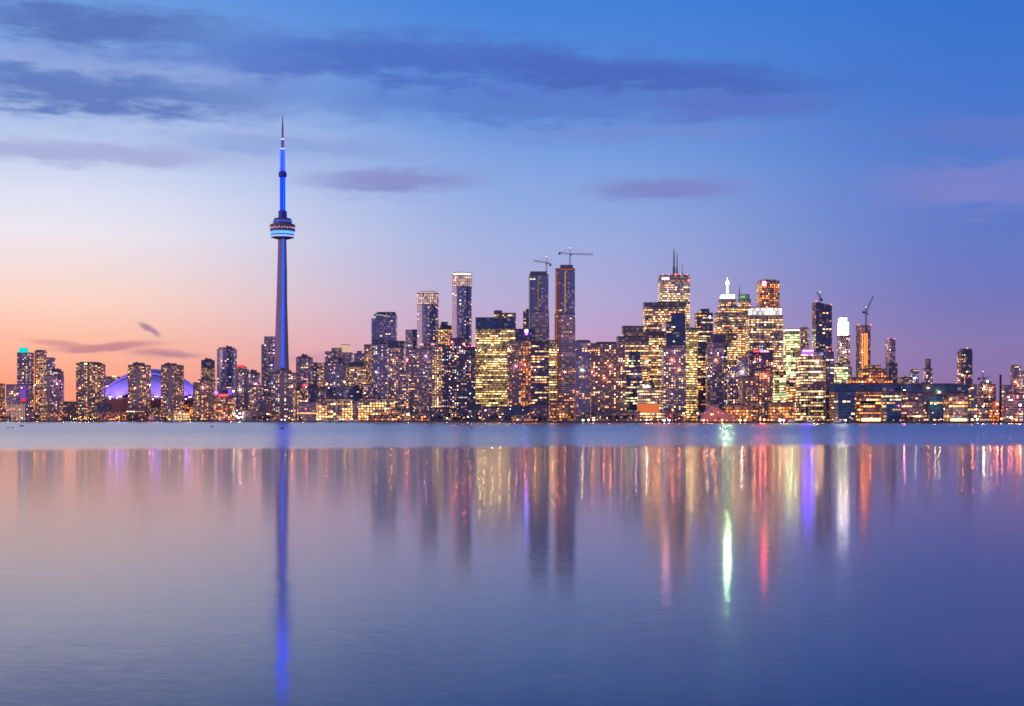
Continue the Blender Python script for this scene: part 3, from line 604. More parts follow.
# waterfront offices east
B('long flat blue roofed office spanning the eastern quay', [(829, 901, 392), (828.5, 901.5, 384, None, 'teal', 'none')], 2, 'red', 'rows', cap=80, cat='office block', name='waterfront_office', pent=0, pal='AWOC', dep=26, dens=1.1)
B('blue roofed office wing behind the tan college block', [(901.6, 976, 393), (901.4, 976.4, 385, None, 'teal', 'none')], 2, 'dark', 'rows', cap=60, cat='office block', name='waterfront_office', pent=.4, pal='WYC', dep=26, dens=.7)
B('blue glass box framed in pale line, west of yellow atrium', [(834, 855, 393)], 0, 'teal', 'few', cap=30, cat='office block', name='glass_block', pent=0, dens=2.2, sign=[(834, 855, 392.6, 393.2, 'B', .35)], dep=20)
B('glass atrium hall with long yellow floors', [(856, 881, 397)], 0, 'red', 'rowsy', cap=80, cat='office block', name='atrium_hall', pent=0, dens=1.1, sign=[(857, 880, 418.0, 421.3, 'C', 2.2), (856.5, 874, 401.6, 403.5, 'B', .02)], dep=20, pal='YYAW')
B('blue glass box right next to the yellow atrium, east side', [(882, 901, 393.5)], 0, 'teal', 'rows', cap=40, cat='office block', name='glass_block', pent=0, dens=.55, dep=20, pal='YCW')
B('low brick block with pinkish lamps between two blue boxes', [(901.5, 924, 402)], 0, 'brown', 'rows', cap=60, cat=LOW, name='brick_block', pent=.5, dens=.9, pal='PWYA', dep=20)
B('upright dark teal block with stacked lit corner rooms', [(924.5, 943, 395)], 0, 'teal', 'rows', cap=30, cat='office block', name='glass_block', pent=0, dens=.6, pal='YWP', dep=20)
B('tan college block over a bright ground floor', [(943.5, 968, 396)], 0, 'tan', 'rowsy', cap=60, cat='college block', name='college_block', pent=0, dens=.5, pal='YAW', dep=20, sign=[(945, 966, 418.4, 421.2, 'C', 2.4)])
B('navy corner block showing three yellow strips', [(968.5, 977, 385)], 0, 'navy', 'rowsy', cap=20, cat='office block', name='glass_block', pent=0, dens=.55, dep=20, pal='Y')
B('short pale topped condo far behind the blue roofed wing', [(910, 919, 371), (911, 918, 370)], 7, 'grey', 'condow', cap=30, cat=CONDO, name='condo_tower', pent=0, pal='CPK', sign=[(911, 918, 370.2, 371, 'C', 1.2)])
B('thin topped condo far behind the eastern offices', [(923.5, 932.5, 369), (925.5, 930.5, 359.5, None, 'dark', 'none')], 8, 'grey', 'condow', cap=30, cat=CONDO, name='condo_tower', pent=0, pal='CPK')
B('square dark tower with a column of lit rooms, east quay', [(957, 972.5, 352), (960, 972, 349.5)], 5, 'navy', 'condo', cap=100, cat=CONDO, name='condo_tower', pent=0, dens=1.2, pal='WYCP', lights=1, slabs=False)
B('modest brown block under the tiny far crane', [(978, 996, 385), (980, 990, 382.5)], 3, 'brown', 'condow', cap=50, cat='apartment block', name='apartment_block', pent=0, pal='CWP', dens=1.1, sign=[(982.5, 985, 380.6, 382.4, 'K', 12)])
B('low grey block with white rooms beside the chimney', [(977.5, 990, 408)], 1, 'grey', 'rows', cap=20, cat=LOW, name='quay_block', pent=0)
B('dim block behind the chimney', [(1002, 1012, 386)], 5, 'mauve', 'sparse', cap=15, cat='apartment block', name='apartment_block', pent=0)
B('eastern edge condo with a pale lit top', [(1010.5, 1021, 367), (1011.5, 1018.5, 365.8)], 6, 'mauve', 'condo', cap=60, cat=CONDO, name='condo_tower', pent=0, dens=1.3, pal='CWP', sign=[(1012, 1018, 366.4, 367.4, 'C', 1.5)])
B('lower condo step cut by the picture edge', [(1019, 1036, 372)], 5, 'mauve', 'condow', cap=40, cat=CONDO, name='condo_tower', pent=0)
B('pale industrial hall with a red lamp on its end wall', [(1005, 1040, 394)], 2, 'pale', 'few', cap=10, cat='industrial hall', name='industrial_hall', pent=0, dens=2, sign=[(1007, 1009.5, 395.5, 398, 'R', 16), (1016, 1022, 395, 398, 'W', 3)])
B('orange lit shed between chimney and brown block', [(989, 1000, 402)], 1, 'orange', 'orange', cap=15, cat='shed', name='shed', pent=0)
# fillers further back
for (lab, x0, x1, y, row, fac, st) in (
  ('dim flats filling the gap west of the three-part condo', 64, 78, 408, 4, 'brown', 'condoa'),
  ('dim flats seen between the twin brown slabs', 150, 162, 407, 3, 'brown', 'condoa'),
  ('low pinkish block between twin slab and stepped brown condo', 184, 194, 404, 3, 'orange', 'orange'),
  ('squat block between the needle tower and the red sign', 286, 300, 388, 4, 'grey', 'condow'),
  ('mid height flats under the thin blue grey condo', 311, 326, 388, 3, 'mauve', 'condow'),
  ('grey flats behind the eastern warehouse half', 364, 373, 385, 3, 'mauve', 'condow'),
  ('dark podium below the black and teal condo', 428, 448, 409, 1, 'dark', 'few'),
  ('navy podium with a bright strip beside the yellow office', 462, 482, 405, 2, 'navy', 'sparse'),
  ('dark terrace below the yellow banded office', 482, 506, 408, 1, 'dark', 'sparse'),
  ('dark glass podium in front of the hotel', 504, 530, 407, 1, 'teal', 'few'),
  ('stub block under the hotel dark bay', 530, 549, 405, 1, 'dark', 'sparse'),
  ('lit white floored podium of the tallest unfinished tower', 549, 574, 402, 2, 'orange', 'orange'),
  ('dark podium of the wide plum condo', 596, 640, 412, 1, 'dark', 'few'),
  ('podium with cream rooms at the lavender condo', 663, 684, 411, 2, 'dark', 'sparse'),
  ('dim block between golden strip and saucer roofed condo', 697, 706, 350, 5, 'dark', 'rows'),
  ('orange lit quay building below the dark pink roofed condo', 726, 752, 405, 1, 'orange', 'orange'),
  ('orange lit quay building below the gold office base', 768, 795, 403, 1, 'orange', 'orange'),
  ('cream rooms behind the brick hall', 898, 912, 378, 6, 'tan', 'sparse'),
  ('pale little block behind the three yellow strips', 974, 980, 396, 3, 'pale', 'few'),
  ('far low terrace at the foot of the needle tower', 258, 274, 402, 1, 'dark', 'sparse'),
  ('dark quay shed east of the bright pavilion lamps', 242, 262, 411, 0, 'dark', 'few'),
  ('red walled quay hall west of the ferry terminal', 270, 280, 414, 0, 'orange', 'none'),
  ('lit terrace building at the foot of the mauve condo', 386, 410, 410, 1, 'tan', 'orange'),
  ('small quay cafe under the purple condo', 412, 430, 413, 0, 'brown', 'orange'),
  ('quay building under the stub block', 512, 530, 415, 0, 'tan', 'orange'),
  ('low boat club by the teal box', 168, 190, 411, 0, 'tan', 'grid'),
  ('long low quay market west of the twin slabs', 98, 126, 412, 0, 'red', 'orange'),
  ('small dark quay hall before the western twin slab', 126, 150, 408, 1, 'dark', 'few'),
  ('low dark hall below the dome edge', 94, 112, 404, 1, 'navy', 'few'),
  ('brown quay house below the round lit condo', 46, 62, 413, 0, 'brown', 'orange'),
  ('quay house with amber rooms at the western edge', 0, 20, 410, 1, 'brown', 'orange'),
  ('dark red awning hall on the quay', 368, 398, 416, 0, 'red', 'red')):
    B(lab, [(x0, x1, y)], row, fac, st, cat='low building' if y > 395 else 'apartment block', name='low_building' if y > 395 else 'apartment_block', cap=24, pent=.3 if (x1-x0) > 12 else 0, dens=.9, slabs=False)

# tent-like pink canopy roofs on the quay
def canopy_hall(px0, px1, ytop, lab, col):
    xc = (px0+px1)/2; d = shore(xc)+60; k = d/F; w = (px1-px0)*k; h = (HZ-ytop)*k+CAMZ-GZ
    root = thing('canopy_hall', lab, 'tented hall', (X(xc, d), d, GZ))
    n = 14; g = MB()
    for i in range(n):
        a, b = i/n, (i+1)/n
        pf = lambda q: 2.5+(h-2.5)*((q/.28)**.7 if q < .28 else 1-((q-.28)/.72)**1.3); za, zb = pf(a), pf(min(b, 1))
        x0, x1 = -w/2+w*a, -w/2+w*b
        g.quad((x0, -12, za), (x1, -12, zb), (x1, 12, zb), (x0, 12, za)); g.quad((x0, -12, 2), (x1, -12, 2), (x1, -12, zb), (x0, -12, za))
        g.quad((x1, 12, 2), (x0, 12, 2), (x0, 12, za), (x1, 12, zb))
    g.build('roof', pbr('canopy_'+lab[:4], col, .6), root)
    MB().box(-w/2+.5, w/2-.5, -11, 11, 0, 1.98).build('wall', FM('brown'), root)
canopy_hall(701, 734, 405.5, 'big mauve tented roof on the quay, catching pink light', (.30, .20, .30))
canopy_hall(150, 157, 414.5, 'little white awning hall before the twin slabs', (.6, .5, .6))
# low broad office: wall panel glowing in place of orange floodlight, violet letters
def at(px, py, d): return (X(px, d), d, Z(py, d))
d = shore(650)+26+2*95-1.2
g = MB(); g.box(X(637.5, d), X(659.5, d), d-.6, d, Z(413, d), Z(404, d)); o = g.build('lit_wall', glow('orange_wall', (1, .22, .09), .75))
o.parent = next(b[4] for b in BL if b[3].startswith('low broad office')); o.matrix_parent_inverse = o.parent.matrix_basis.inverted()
for i in range(6):
    g = MB(); xx = 643+i*1.25; g.box(X(xx, d), X(xx+.8, d), d-.5, d, Z(387.6+.2*(i % 2), d), Z(385.6, d)); o = g.build('sign_letter', glow('violet_letters', (.75, .62, 1), 3.0, True))
    o.parent = next(b[4] for b in BL if b[3].startswith('low broad office')); o.matrix_parent_inverse = o.parent.matrix_basis.inverted()
# star mast of the golden stepped tower
sroot, sd = next((b[4], b[5]) for b in BL if b[3] == 'star masted golden tower'); k = sd/F
x0 = (727.3-729.25)*k; zt = lambda y: CAMZ+(HZ-y)*k-GZ
starm = glow('star_glow', (.6, 1, .42), 330, True)
g = MB(); g.lathe([(2.6, zt(293.8)+1.3), (1.7, zt(290)), (1.3, zt(284)), (.5, zt(276.5))], 8, x0, 0); g.build('antenna', glow('lit_mast', (.85, 1, .82), 2.6), sroot)
MB().lathe([(.4, zt(284.2)), (2.8, zt(282.7)), (2.8, zt(281.6)), (.4, zt(280))], 10, x0, 0).build('star_lamp', starm, sroot)

# ------------------------------------------------------------------ needle tower
def needle():
    d = 2640.0; px = 282.6; k = d/F
    root = thing('observation_tower', 'very tall needle observation tower lit blue, with a round pod and long mast', 'observation tower', (X(px, d), d, GZ))
    z = lambda y: CAMZ+(HZ-y)*k-GZ
    cm = pbr('tower_concrete', (.42, .31, .44), .8, scale=.03)
    prof = [(418, 13.5), (405, 11.6), (390, 10.0), (375, 9.0), (355, 8.0), (330, 7.2), (300, 6.2), (270, 5.3), (238, 4.5)]
    g = MB(); n = 12; rings = []
    for (y, r) in prof:
        b = len(g.v); rr = r*k
        for i in range(n):
            a = 2*pi*i/n+pi/2+pi
            q = 1.0 if i % 4 == 0 else (.78 if i % 4 in (1, 3) else .70)
            q2 = q+(1-q)*.45*(238 <= y < 300)
            g.v.append((rr*q2*cos(a+.5), rr*q2*sin(a+.5), max(0, z(y))))
        rings.append(b)
    for b, e in zip(rings, rings[1:]):
        for i in range(n): j = (i+1) % n; g.f.append((b+i, b+j, e+j, e+i)); g.m.append(0)
    g.build('shaft', cm, root)
    blue = glow('blue_light_strip', (.010, .08, .85), 2.0, True)
    g = MB()                                          # light strip running up the elevator shaft
    def rad(y):
        for (ya, ra), (yb, rb) in zip(prof, prof[1:]):
            if yb <= y <= ya: return ra+(rb-ra)*(ya-y)/(ya-yb)
        return 4.2
    for i in range(16):
        ya = 385-i*(385-239)/16; yb = 385-(i+1)*(385-239)/16; xo = 1.3*k
        fa, fb = -rad(ya)*k*.93, -rad(yb)*k*.93; wa, wb = 1.0*k, .9*k
        g.quad((xo-wa, fa, z(ya)), (xo+wa, fa, z(ya)), (xo+wb, fb, z(yb)), (xo-wb, fb, z(yb)))
        g.quad((xo-wa, fa+3, z(ya)), (xo-wa, fa, z(ya)), (xo-wb, fb, z(yb)), (xo-wb, fb+3, z(yb)))
        g.quad((xo+wa, fa, z(ya)), (xo+wa, fa+3, z(ya)), (xo+wb, fb+3, z(yb)), (xo+wb, fb, z(yb)))
    g.build('light_strip', blue, root)
    def lp(name, mat, pts, seg=32): return MB().lathe([(r*k, z(y)) for r, y in pts], seg).build(name, mat, root)
    pod = lp('pod', pbr('pod_shell', (.16, .15, .24), .45), [(4.2, 239.5), (7.5, 238.8), (11.6, 237.5), (11.6, 231.5), (12.4, 231.2), (12.6, 229), (12.2, 224.6), (9.3, 224), (9.0, 219.8), (8.2, 218.6), (4, 218.2)])
    for nm, m, pts in (
        ('radome_light', glow('radome_glow', (.06, .20, 1), 3.0, True), [(11.75, 234.6), (12.0, 234.2), (12.0, 232.2), (11.75, 231.8)]),
        ('lower_light_ring', glow('pale_ring', (.35, .50, 1), 1.3), [(11.8, 237.4), (12.1, 237.0), (12.0, 236.1), (11.8, 235.9)]),
        ('deck_rail', pbr('pod_rail', (.22, .16, .26), .6), [(12.4, 226.6), (12.8, 226.4), (12.7, 225.6), (12.3, 225.4)]),
        ('roof_light_ring', glow('blue_ring', (.04, .12, .9), 1.0), [(9.2, 222.2), (9.5, 222), (9.4, 221.2), (9.1, 221)])):
        o = lp(nm, m, pts); o.parent = pod
    g = MB()
    for i in range(30):
        a = 2*pi*i/30; g.cbox(12.75*k*cos(a), 12.75*k*sin(a), z(228.2+.5*(i % 2)), 1.9, 1.9, 1.5)
    g.build('deck_windows', glow('deck_glow', (1, .42, .42), 1.3), pod)
    g = MB()
    for i in range(4):                                # tubes added up the upper shaft's corners to brighten its blue reflection
        a = -pi/2+.5+i*pi/2
        g.bar((2.75*k*cos(a), 2.75*k*sin(a), z(210)), (2.75*k*cos(a), 2.75*k*sin(a), z(150)), .5)
    g.build('light_tubes', glow('blue_tube', (.001, .010, 1), 24, True), root)
    lp('upper_collar', pbr('blue_washed_metal', (.05, .09, .42), .5), [(4.3, 218.1), (4.2, 211.5), (3.6, 210.8), (2.6, 210.5)])  # blue light on the metal put into its base colour
    lp('upper_shaft', glow('blue_washed_shaft', (.006, .028, .8), 2.6, True), [(2.75, 210.5), (2.6, 178)])  # blue light on shaft and mast given as their own glow
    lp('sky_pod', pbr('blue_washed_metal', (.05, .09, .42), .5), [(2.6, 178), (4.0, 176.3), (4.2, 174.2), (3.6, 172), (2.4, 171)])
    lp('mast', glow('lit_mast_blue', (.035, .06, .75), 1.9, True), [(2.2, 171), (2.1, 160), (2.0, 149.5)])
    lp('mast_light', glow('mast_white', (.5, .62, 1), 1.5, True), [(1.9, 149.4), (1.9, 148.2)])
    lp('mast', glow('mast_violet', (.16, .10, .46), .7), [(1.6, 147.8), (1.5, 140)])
    lp('mast_light', glow('mast_white', (.5, .62, 1), 1.5, True), [(1.5, 139.6), (1.4, 138.5)])
    lp('antenna', pbr('antenna_red', (.40, .16, .30), .5), [(1.0, 138.4), (.85, 126), (.55, 122), (.3, 116.5)])
    BL.append((276, 289, 9, 'needle tower', root, d))
needle()

# ------------------------------------------------------------------ domed stadium
def stadium():
    d = 2880.0; k = d/F; xc = 151.5
    root = thing('domed_stadium', 'huge domed stadium with a ribbed roof washed in violet light', 'stadium', (X(xc, d+75), d+75, GZ))
    z = lambda y: CAMZ+(HZ-y)*k-GZ
    fab = pbr('dome_membrane', (.50, .46, .60), .5, scale=.05)
    Rr = 53*k; z0 = z(398); H = z(368)-z0
    # arched roof shells stepping down toward the front
    def shell(name, x0, x1, s, lift, mat):
        g = MB(); n = 20; m = 14; vs = {}
        for i in range(n+1):
            for j in range(m+1):
                u = -1+2*i/n; v = x0+(x1-x0)*j/m
                xx = u*Rr*s*math.sqrt(max(0, 1-(v*.92)**2)); zz = z0+lift+H*s*max(0, 1-(xx/Rr)**2-v*v*.95)**.85
                vs[i, j] = len(g.v); g.v.append((xx, v*Rr, zz))
        for i in range(n):
            for j in range(m): g.f.append((vs[i, j], vs[i+1, j], vs[i+1, j+1], vs[i, j+1])); g.m.append(0)
        o = g.build(name, mat, root)
        for p in o.data.polygons: p.use_smooth = True
        sm = o.modifiers.new('thick', 'SOLIDIFY'); sm.thickness = 1.5
        return o
    shell('roof_shell', -.95, -.42, .93, 0, fab); shell('roof_shell', -.45, .25, .98, 1.6, fab); shell('roof_shell', .2, .95, 1.0, 0, fab)
    violet = glow('dome_light', (.50, .42, 1), 5)
    for v, s, th in ((-.44, .945, 1.0), (.10, .985, .9), (-.70, .93, .7)):
        g = MB(); pts = []
        for i in range(29):
            u = -1+2*i/28; w = math.sqrt(max(0, 1-(v*.92)**2)); xx = u*Rr*s*w
            pts.append((xx, v*Rr-1.5, z0+2.2+H*s*max(0, 1-(xx/Rr)**2-v*v*.95)**.85))
        for a, b in zip(pts, pts[1:]): g.bar(a, b, .45*th)
        g.build('arch_light', glow('arch_light', (.22, .14, 1), 1.3), root)
    MB().lathe([(Rr*1.0, 0), (Rr*1.02, z0-2), (Rr*.99, z0+1.5)], 40).build('wall', pbr('stadium_wall', (.40, .17, .13), .7), root)
    for i in range(14):
        a = -pi+pi*(i+.5)/14
        g = MB(); g.cbox(Rr*1.03*cos(a), Rr*1.03*sin(a), z0+2.5, 7, 2, 1.5); g.build('rim_light', violet, root)
    for i, (a, e) in enumerate(((-165, 1.0), (-140, 1.1), (-115, 1.2), (-90, 1.2), (-65, 1.2), (-40, 1.1), (-15, 1.0))):
        l = bpy.data.lights.new('rim_floodlight', 'SPOT'); l.energy = 330000*e; l.color = (.30, .16, 1); l.spot_size = R(88); l.spot_blend = 1; l.shadow_soft_size = 3
        o = bpy.data.objects.new('rim_floodlight', l); link(o, root)
        o.location = (Rr*1.35*cos(R(a)), Rr*1.35*sin(R(a)), z0+10)
        from mathutils import Vector
        o.rotation_euler = (Vector((0, 0, z0+H*1.0))-Vector(o.location)).to_track_quat('-Z', 'Y').to_euler()
    BL.append((98, 205, 9, 'domed stadium', root, d))
stadium()

# ------------------------------------------------------------------ chimney, lone pole
def pole_thing(name, lab, cat, px, y0, d, r, mat):
    root = thing(name, lab, cat, (X(px, d), d, GZ)); h = CAMZ+(HZ-y0)*d/F-GZ
    MB().lathe([(r*1.25, 0), (r*1.1, h*.4), (r*.9, h-1.5)], 16).build('shaft', mat, root)
    MB().lathe([(r*1.1, h-1.5), (r*1.15, h), (r*.8, h+.3)], 16).build('cap', darksteel, root)
pole_thing('chimney', 'tall dark free standing chimney on the eastern quay', 'chimney', 1000.5, 375, shore(1000)+75, 1.3, pbr('chimney_brick', (.045, .02, .025), .9))
def light_pole(px, y0, lab, col, s, r, grp=None):
    d = shore(px)+22; h = CAMZ+(HZ-y0)*d/F-GZ
    root = thing('light_pole', lab, 'light pole', (X(px, d), d, GZ), 0, grp)
    MB().lathe([(.45, 0), (.3, h-.5)], 8).build('pole', steel, root)
    MB().cbox(0, 0, h+.2, 2.2, 1.2, .6).build('lamp_bracket', steel, root)
    MB().lathe([(.3, h-.9), (r, h-.45), (r, h-.35), (.3, h-.12)], 10, 0, -.7).build('lamp_head', glow('pole_%s_%g' % (str(col), s), PAL[col], s, True), root)
light_pole(9.5, 383, 'tall pale mast pole before the finned hall', 'C', 4, .6)
light_pole(672.6, 409.5, 'mast light standing over the eastern road ramp', 'Y', 16, .8)
light_pole(683.5, 413, 'white floodlight pole west of the tented roof', 'W', 40, 1.0)
light_pole(697.5, 413, 'cream floodlight pole beside the tented roof', 'C', 40, 1.0)

# lamps added to the facades, each to draw one coloured streak on the lake
rl = random.Random(21); FX = MB().lathe([(.15, -.45), (.5, -.2), (.5, .2), (.15, .45)], 8)
for (px, ck, st_, yy) in ((12, 'O', 60, 392), (22, 'O', 50, 388), (35, 'A', 60, 385), (45, 'O', 70, 390), (58, 'P', 50, 384), (80, 'O', 70, 388), (99, 'O', 50, 386), (135, 'A', 40, 388), (150, 'P', 110, 385), (186, 'V', 110, 392),
    (203, 'P', 50, 388), (217, 'B', 130, 392), (222, 'R', 120, 393), (227, 'R', 100, 392), (234, 'C', 140, 391), (240, 'C', 130, 390), (255, 'P', 60, 384), (292, 'O', 90, 386), (306, 'R', 120, 387), (327, 'O', 90, 384), (345, 'Y', 80, 382),
    (376, 'P', 50, 372), (391, 'W', 60, 370), (407, 'R', 100, 360), (426, 'P', 60, 356), (437, 'C', 170, 352), (441, 'W', 100, 362), (452, 'R', 90, 342), (456, 'O', 90, 356), (464, 'R', 110, 344), (470, 'A', 60, 362),
    (480, 'Y', 130, 350), (484, 'Y', 90, 368), (492, 'Y', 100, 345), (500, 'Y', 110, 360), (509, 'Y', 90, 350), (516, 'P', 60, 366), (525, 'O', 90, 365), (535, 'A', 70, 370), (553, 'A', 130, 362), (558, 'O', 110, 350), (565, 'A', 90, 372),
    (582, 'Y', 90, 370), (592, 'A', 80, 372), (604, 'O', 90, 378), (610, 'A', 80, 366), (628, 'Y', 70, 360), (636, 'P', 60, 374), (647, 'C', 190, 362), (654, 'O', 120, 350), (658, 'A', 110, 372), (664, 'P', 120, 330), (672, 'O', 130, 360), (679, 'A', 90, 370),
    (687, 'Y', 90, 370), (691, 'Y', 140, 352), (697, 'A', 110, 366), (707, 'C', 90, 368), (716, 'A', 90, 360), (733, 'A', 80, 376), (742, 'C', 160, 372), (750, 'O', 120, 378), (754, 'A', 150, 362), (760, 'R', 140, 360), (765, 'O', 150, 376), (772, 'O', 130, 364),
    (779, 'A', 110, 368), (787, 'Y', 170, 364), (791, 'C', 170, 372), (796, 'Y', 150, 346), (817, 'C', 100, 362), (821, 'A', 70, 376), (840, 'C', 160, 345), (845, 'C', 170, 352), (862, 'O', 190, 352), (870, 'O', 120, 380), (880, 'A', 60, 384),
    (890, 'P', 60, 350), (904, 'P', 90, 390), (915, 'K', 60, 378), (928, 'O', 90, 388), (939, 'Y', 80, 392), (962, 'A', 70, 375), (972, 'O', 90, 388), (983.5, 'C', 260, 388), (990, 'A', 80, 390), (997, 'O', 110, 404), (1008, 'R', 160, 397), (1015, 'O', 110, 382), (1019, 'A', 110, 385)):
    best = None
    for (x0, x1, row, sl_, r_, d_, *more) in BL:
        if not more: continue
        sg, dpp = more
        if any(g_[0]+.6 <= px <= g_[1]-.6 and g_[2]+1.5 < yy for g_ in sg) and (best is None or d_ < best[1]): best = (r_, d_, dpp, x0, x1)
    if best is None: print('no facade for', px, yy); continue
    r_, d_, dpp, x0, x1 = best
    bow = 5.0 if 'crown' in r_['label'] else 0
    m_ = glow('facade_lamp_%s_%d' % (ck, st_), PAL[ck], st_*3.6, True)
    if ('fx', ck, st_) not in PANES: PANES[('fx', ck, st_)] = FX.mesh('facade_light', m_)
    o = bpy.data.objects.new('facade_light', PANES[('fx', ck, st_)]); link(o, r_)
    o.location = (X(px, d_)-r_.location.x, -dpp/2-1.9-bow, Z(yy, d_)-GZ)
    b_ = MB().box(-.12, .12, .3, 1.9+bow, -.12, .12).build('bracket', darksteel, o)

# ------------------------------------------------------------------ cranes
cranem = pbr('crane_steel', (.10, .08, .12), .6)
def lattice(g, p, q, w, n):
    from mathutils import Vector
    p = Vector(p); q = Vector(q); dr = (q-p).normalized(); up = Vector((0, 1, 0)); sd = dr.cross(up).normalized()*w/2; up = up*w/2
    cs = [sd+up, sd-up, -sd-up, -sd+up]
    for c in cs: g.bar(p+c, q+c, w*.12)
    for i in range(n):
        a = p+(q-p)*i/n; b = p+(q-p)*(i+1)/n
        for j in range(4): g.bar(a+cs[j], b+cs[(j+1) % 4], w*.07)
def crane(lab, px, row_d, ybase, ytop, jib, back, w=1.9):
    d = row_d; k = d/F; z = lambda y: CAMZ+(HZ-y)*k; zb = z(ybase)
    root = thing('tower_crane', lab, 'tower crane', (X(px, d), d, zb)); L = lambda x, y: ((x-px)*k, 0, z(y)-zb)
    g = MB(); lattice(g, (0, 0, 0), L(px, ytop), w, 12); g.build('mast', cranem, root)
    g = MB(); lattice(g, L(px, ytop), L(*jib), w*.8, 16); g.build('jib', cranem, root)
    g = MB(); lattice(g, L(px, ytop), L(*back), w*.8, 6); g.build('counter_jib', cranem, root)
    bx, by = back; c = L(bx, by); MB().cbox(c[0], 0, c[2]-1.6, 3.4, 2.4, 3.4).build('counterweight', conc, root)
    c = L(px, ytop); MB().cbox(c[0]+2, -1.6, c[2]-1.5, 2, 2, 2.4).build('cab', steel, root)
    ap = (c[0], 0, c[2]+5.5*k)
    g = MB(); lattice(g, (c[0], 0, c[2]), ap, w*.6, 4)
    j = L(*jib); bb = L(bx, by); g.bar(ap, (c[0]+(j[0]-c[0])*.65, 0, c[2]+(j[2]-c[2])*.65+.8), .18); g.bar(ap, bb, .18); g.build('stay_frame', cranem, root)
    MB().lathe([(.4, ap[2]+.1), (.6, ap[2]+1.2)], 8, ap[0], 0).build('warning_light', glow('crane_lamp', (1, .45, .5), 5, True), root)
    return root
def bd(s):
    return next(b[5] for b in BL if b[3].startswith(s))
crane('flat tower crane with a long arm on the tallest unfinished tower', 570, bd('tallest unfinished')+14, 265, 254, (593, 254.4), (559.5, 252.6), 2.3)
crane('small tower crane on the ragged topped unfinished tower', 546.5, bd('unfinished glass tower')+14, 271.5, 262.6, (533.5, 260.6), (550.5, 264), 2.2)
crane('luffing crane with raised arm on the round orange tower', 866, bd('round concrete')+12, 326, 313, (873.5, 295.5), (863.6, 311.3), 2.0)
crane('faint crane leaning over the slanted roof tower', 820, bd('dark blue glass tower with a slanted')+12, 304, 298, (816.6, 292), (821.6, 299), 1.5)
crane('tiny far crane above the modest brown block', 983, bd('modest brown')+120, 402, 377.6, (991, 377.2), (979, 377.8), 1.6)

# ------------------------------------------------------------------ quay trees
def leaf_mat():
    m, t, o = newmat('tree_leaves'); p = t.nodes.new('ShaderNodeBsdfPrincipled'); p.inputs['Roughness'].default_value = .8
    x = t.nodes.new('ShaderNodeTexCoord'); n = noise(t, E(t, x.outputs['Object']), .8, 3)
    t.links.new(mixc(t, n, (.020, .035, .022), (.06, .075, .045)).s, p.inputs['Base Color']); t.links.new(p.outputs[0], o.inputs[0]); return m
leafm = leaf_mat(); bark = pbr('bark', (.05, .035, .03), .9)
def tree_meshes(seed, kind):
    r = random.Random(seed); g = MB(); h = 9.0
    g.lathe([(.35, 0), (.24, 2.2), (.16, 4.5), (.08, 7)], 8)
    for i in range(6):
        a = r.uniform(0, 6.28); g.bar((0, 0, 2.2+i*.6), (cos(a)*2.0, sin(a)*2.0, 4.6+i*.6), .08)
    tm = g.mesh('trunk', bark); g = MB()
    cl = [(r.gauss(0, 1.25), r.gauss(0, 1.25), 5.4+r.gauss(0, 1.2), r.uniform(.8, 1.5)) for _ in range(16)] if kind == 'round' else \
         [(r.gauss(0, .16)*(9-z_), r.gauss(0, .16)*(9-z_), z_, .5+.12*(9-z_)) for z_ in [1.6+.42*i for i in range(17)]]
    for (cx, cy_, cz, cr) in cl:
        for _ in range(55):
            a, b, q = r.uniform(0, 6.28), r.uniform(-1, 1), cr*r.random()**.4
            s = math.sqrt(1-b*b); x, y, z = cx+q*s*cos(a), cy_+q*s*sin(a), cz+q*b*.8
            u = (r.uniform(-.3, .3), r.uniform(-.3, .3), r.uniform(-.2, .2)); v = (r.uniform(-.3, .3), r.uniform(-.3, .3), r.uniform(-.3, .3))
            g.quad((x-u[0], y-u[1], z-u[2]), (x+v[0], y+v[1], z+v[2]), (x+u[0], y+u[1], z+u[2]), (x-v[0], y-v[1], z-v[2]))
    return tm, g.mesh('crown', leafm)
TM = [tree_meshes(3, 'round'), tree_meshes(5, 'round'), tree_meshes(8, 'round'), tree_meshes(9, 'cone')]
rt = random.Random(5)
def nearest(px):
    best = None
    for (x0, x1, row, s, r_, d_, *_) in BL:
        if x0-1 <= px <= x1+1:
            if best is None or row < best[0]: best = (row, s)
    if best is None: best = min(((min(abs(px-b[0]), abs(px-b[1])), b[3]) for b in BL))
    return best[1]
def short_of(s, n):
    w = s.split(); return ' '.join(w[:n]) if len(w) <= n else s
def tree(px, sc=1.0, kind=None, off=8):
    ki = rt.randrange(3) if kind is None else kind
    d = shore(px)+off; nm = nearest(px)
    root = thing('quay_tree', 'dark tree before ' + nm, 'tree', (X(px, d), d, GZ), rt.uniform(0, 6.28), 'trees along the waterfront')
    root.scale = (sc, sc, sc*rt.uniform(.9, 1.1))
    for nme, me in zip(('trunk', 'crown'), TM[ki]): link(bpy.data.objects.new(nme, me), root)
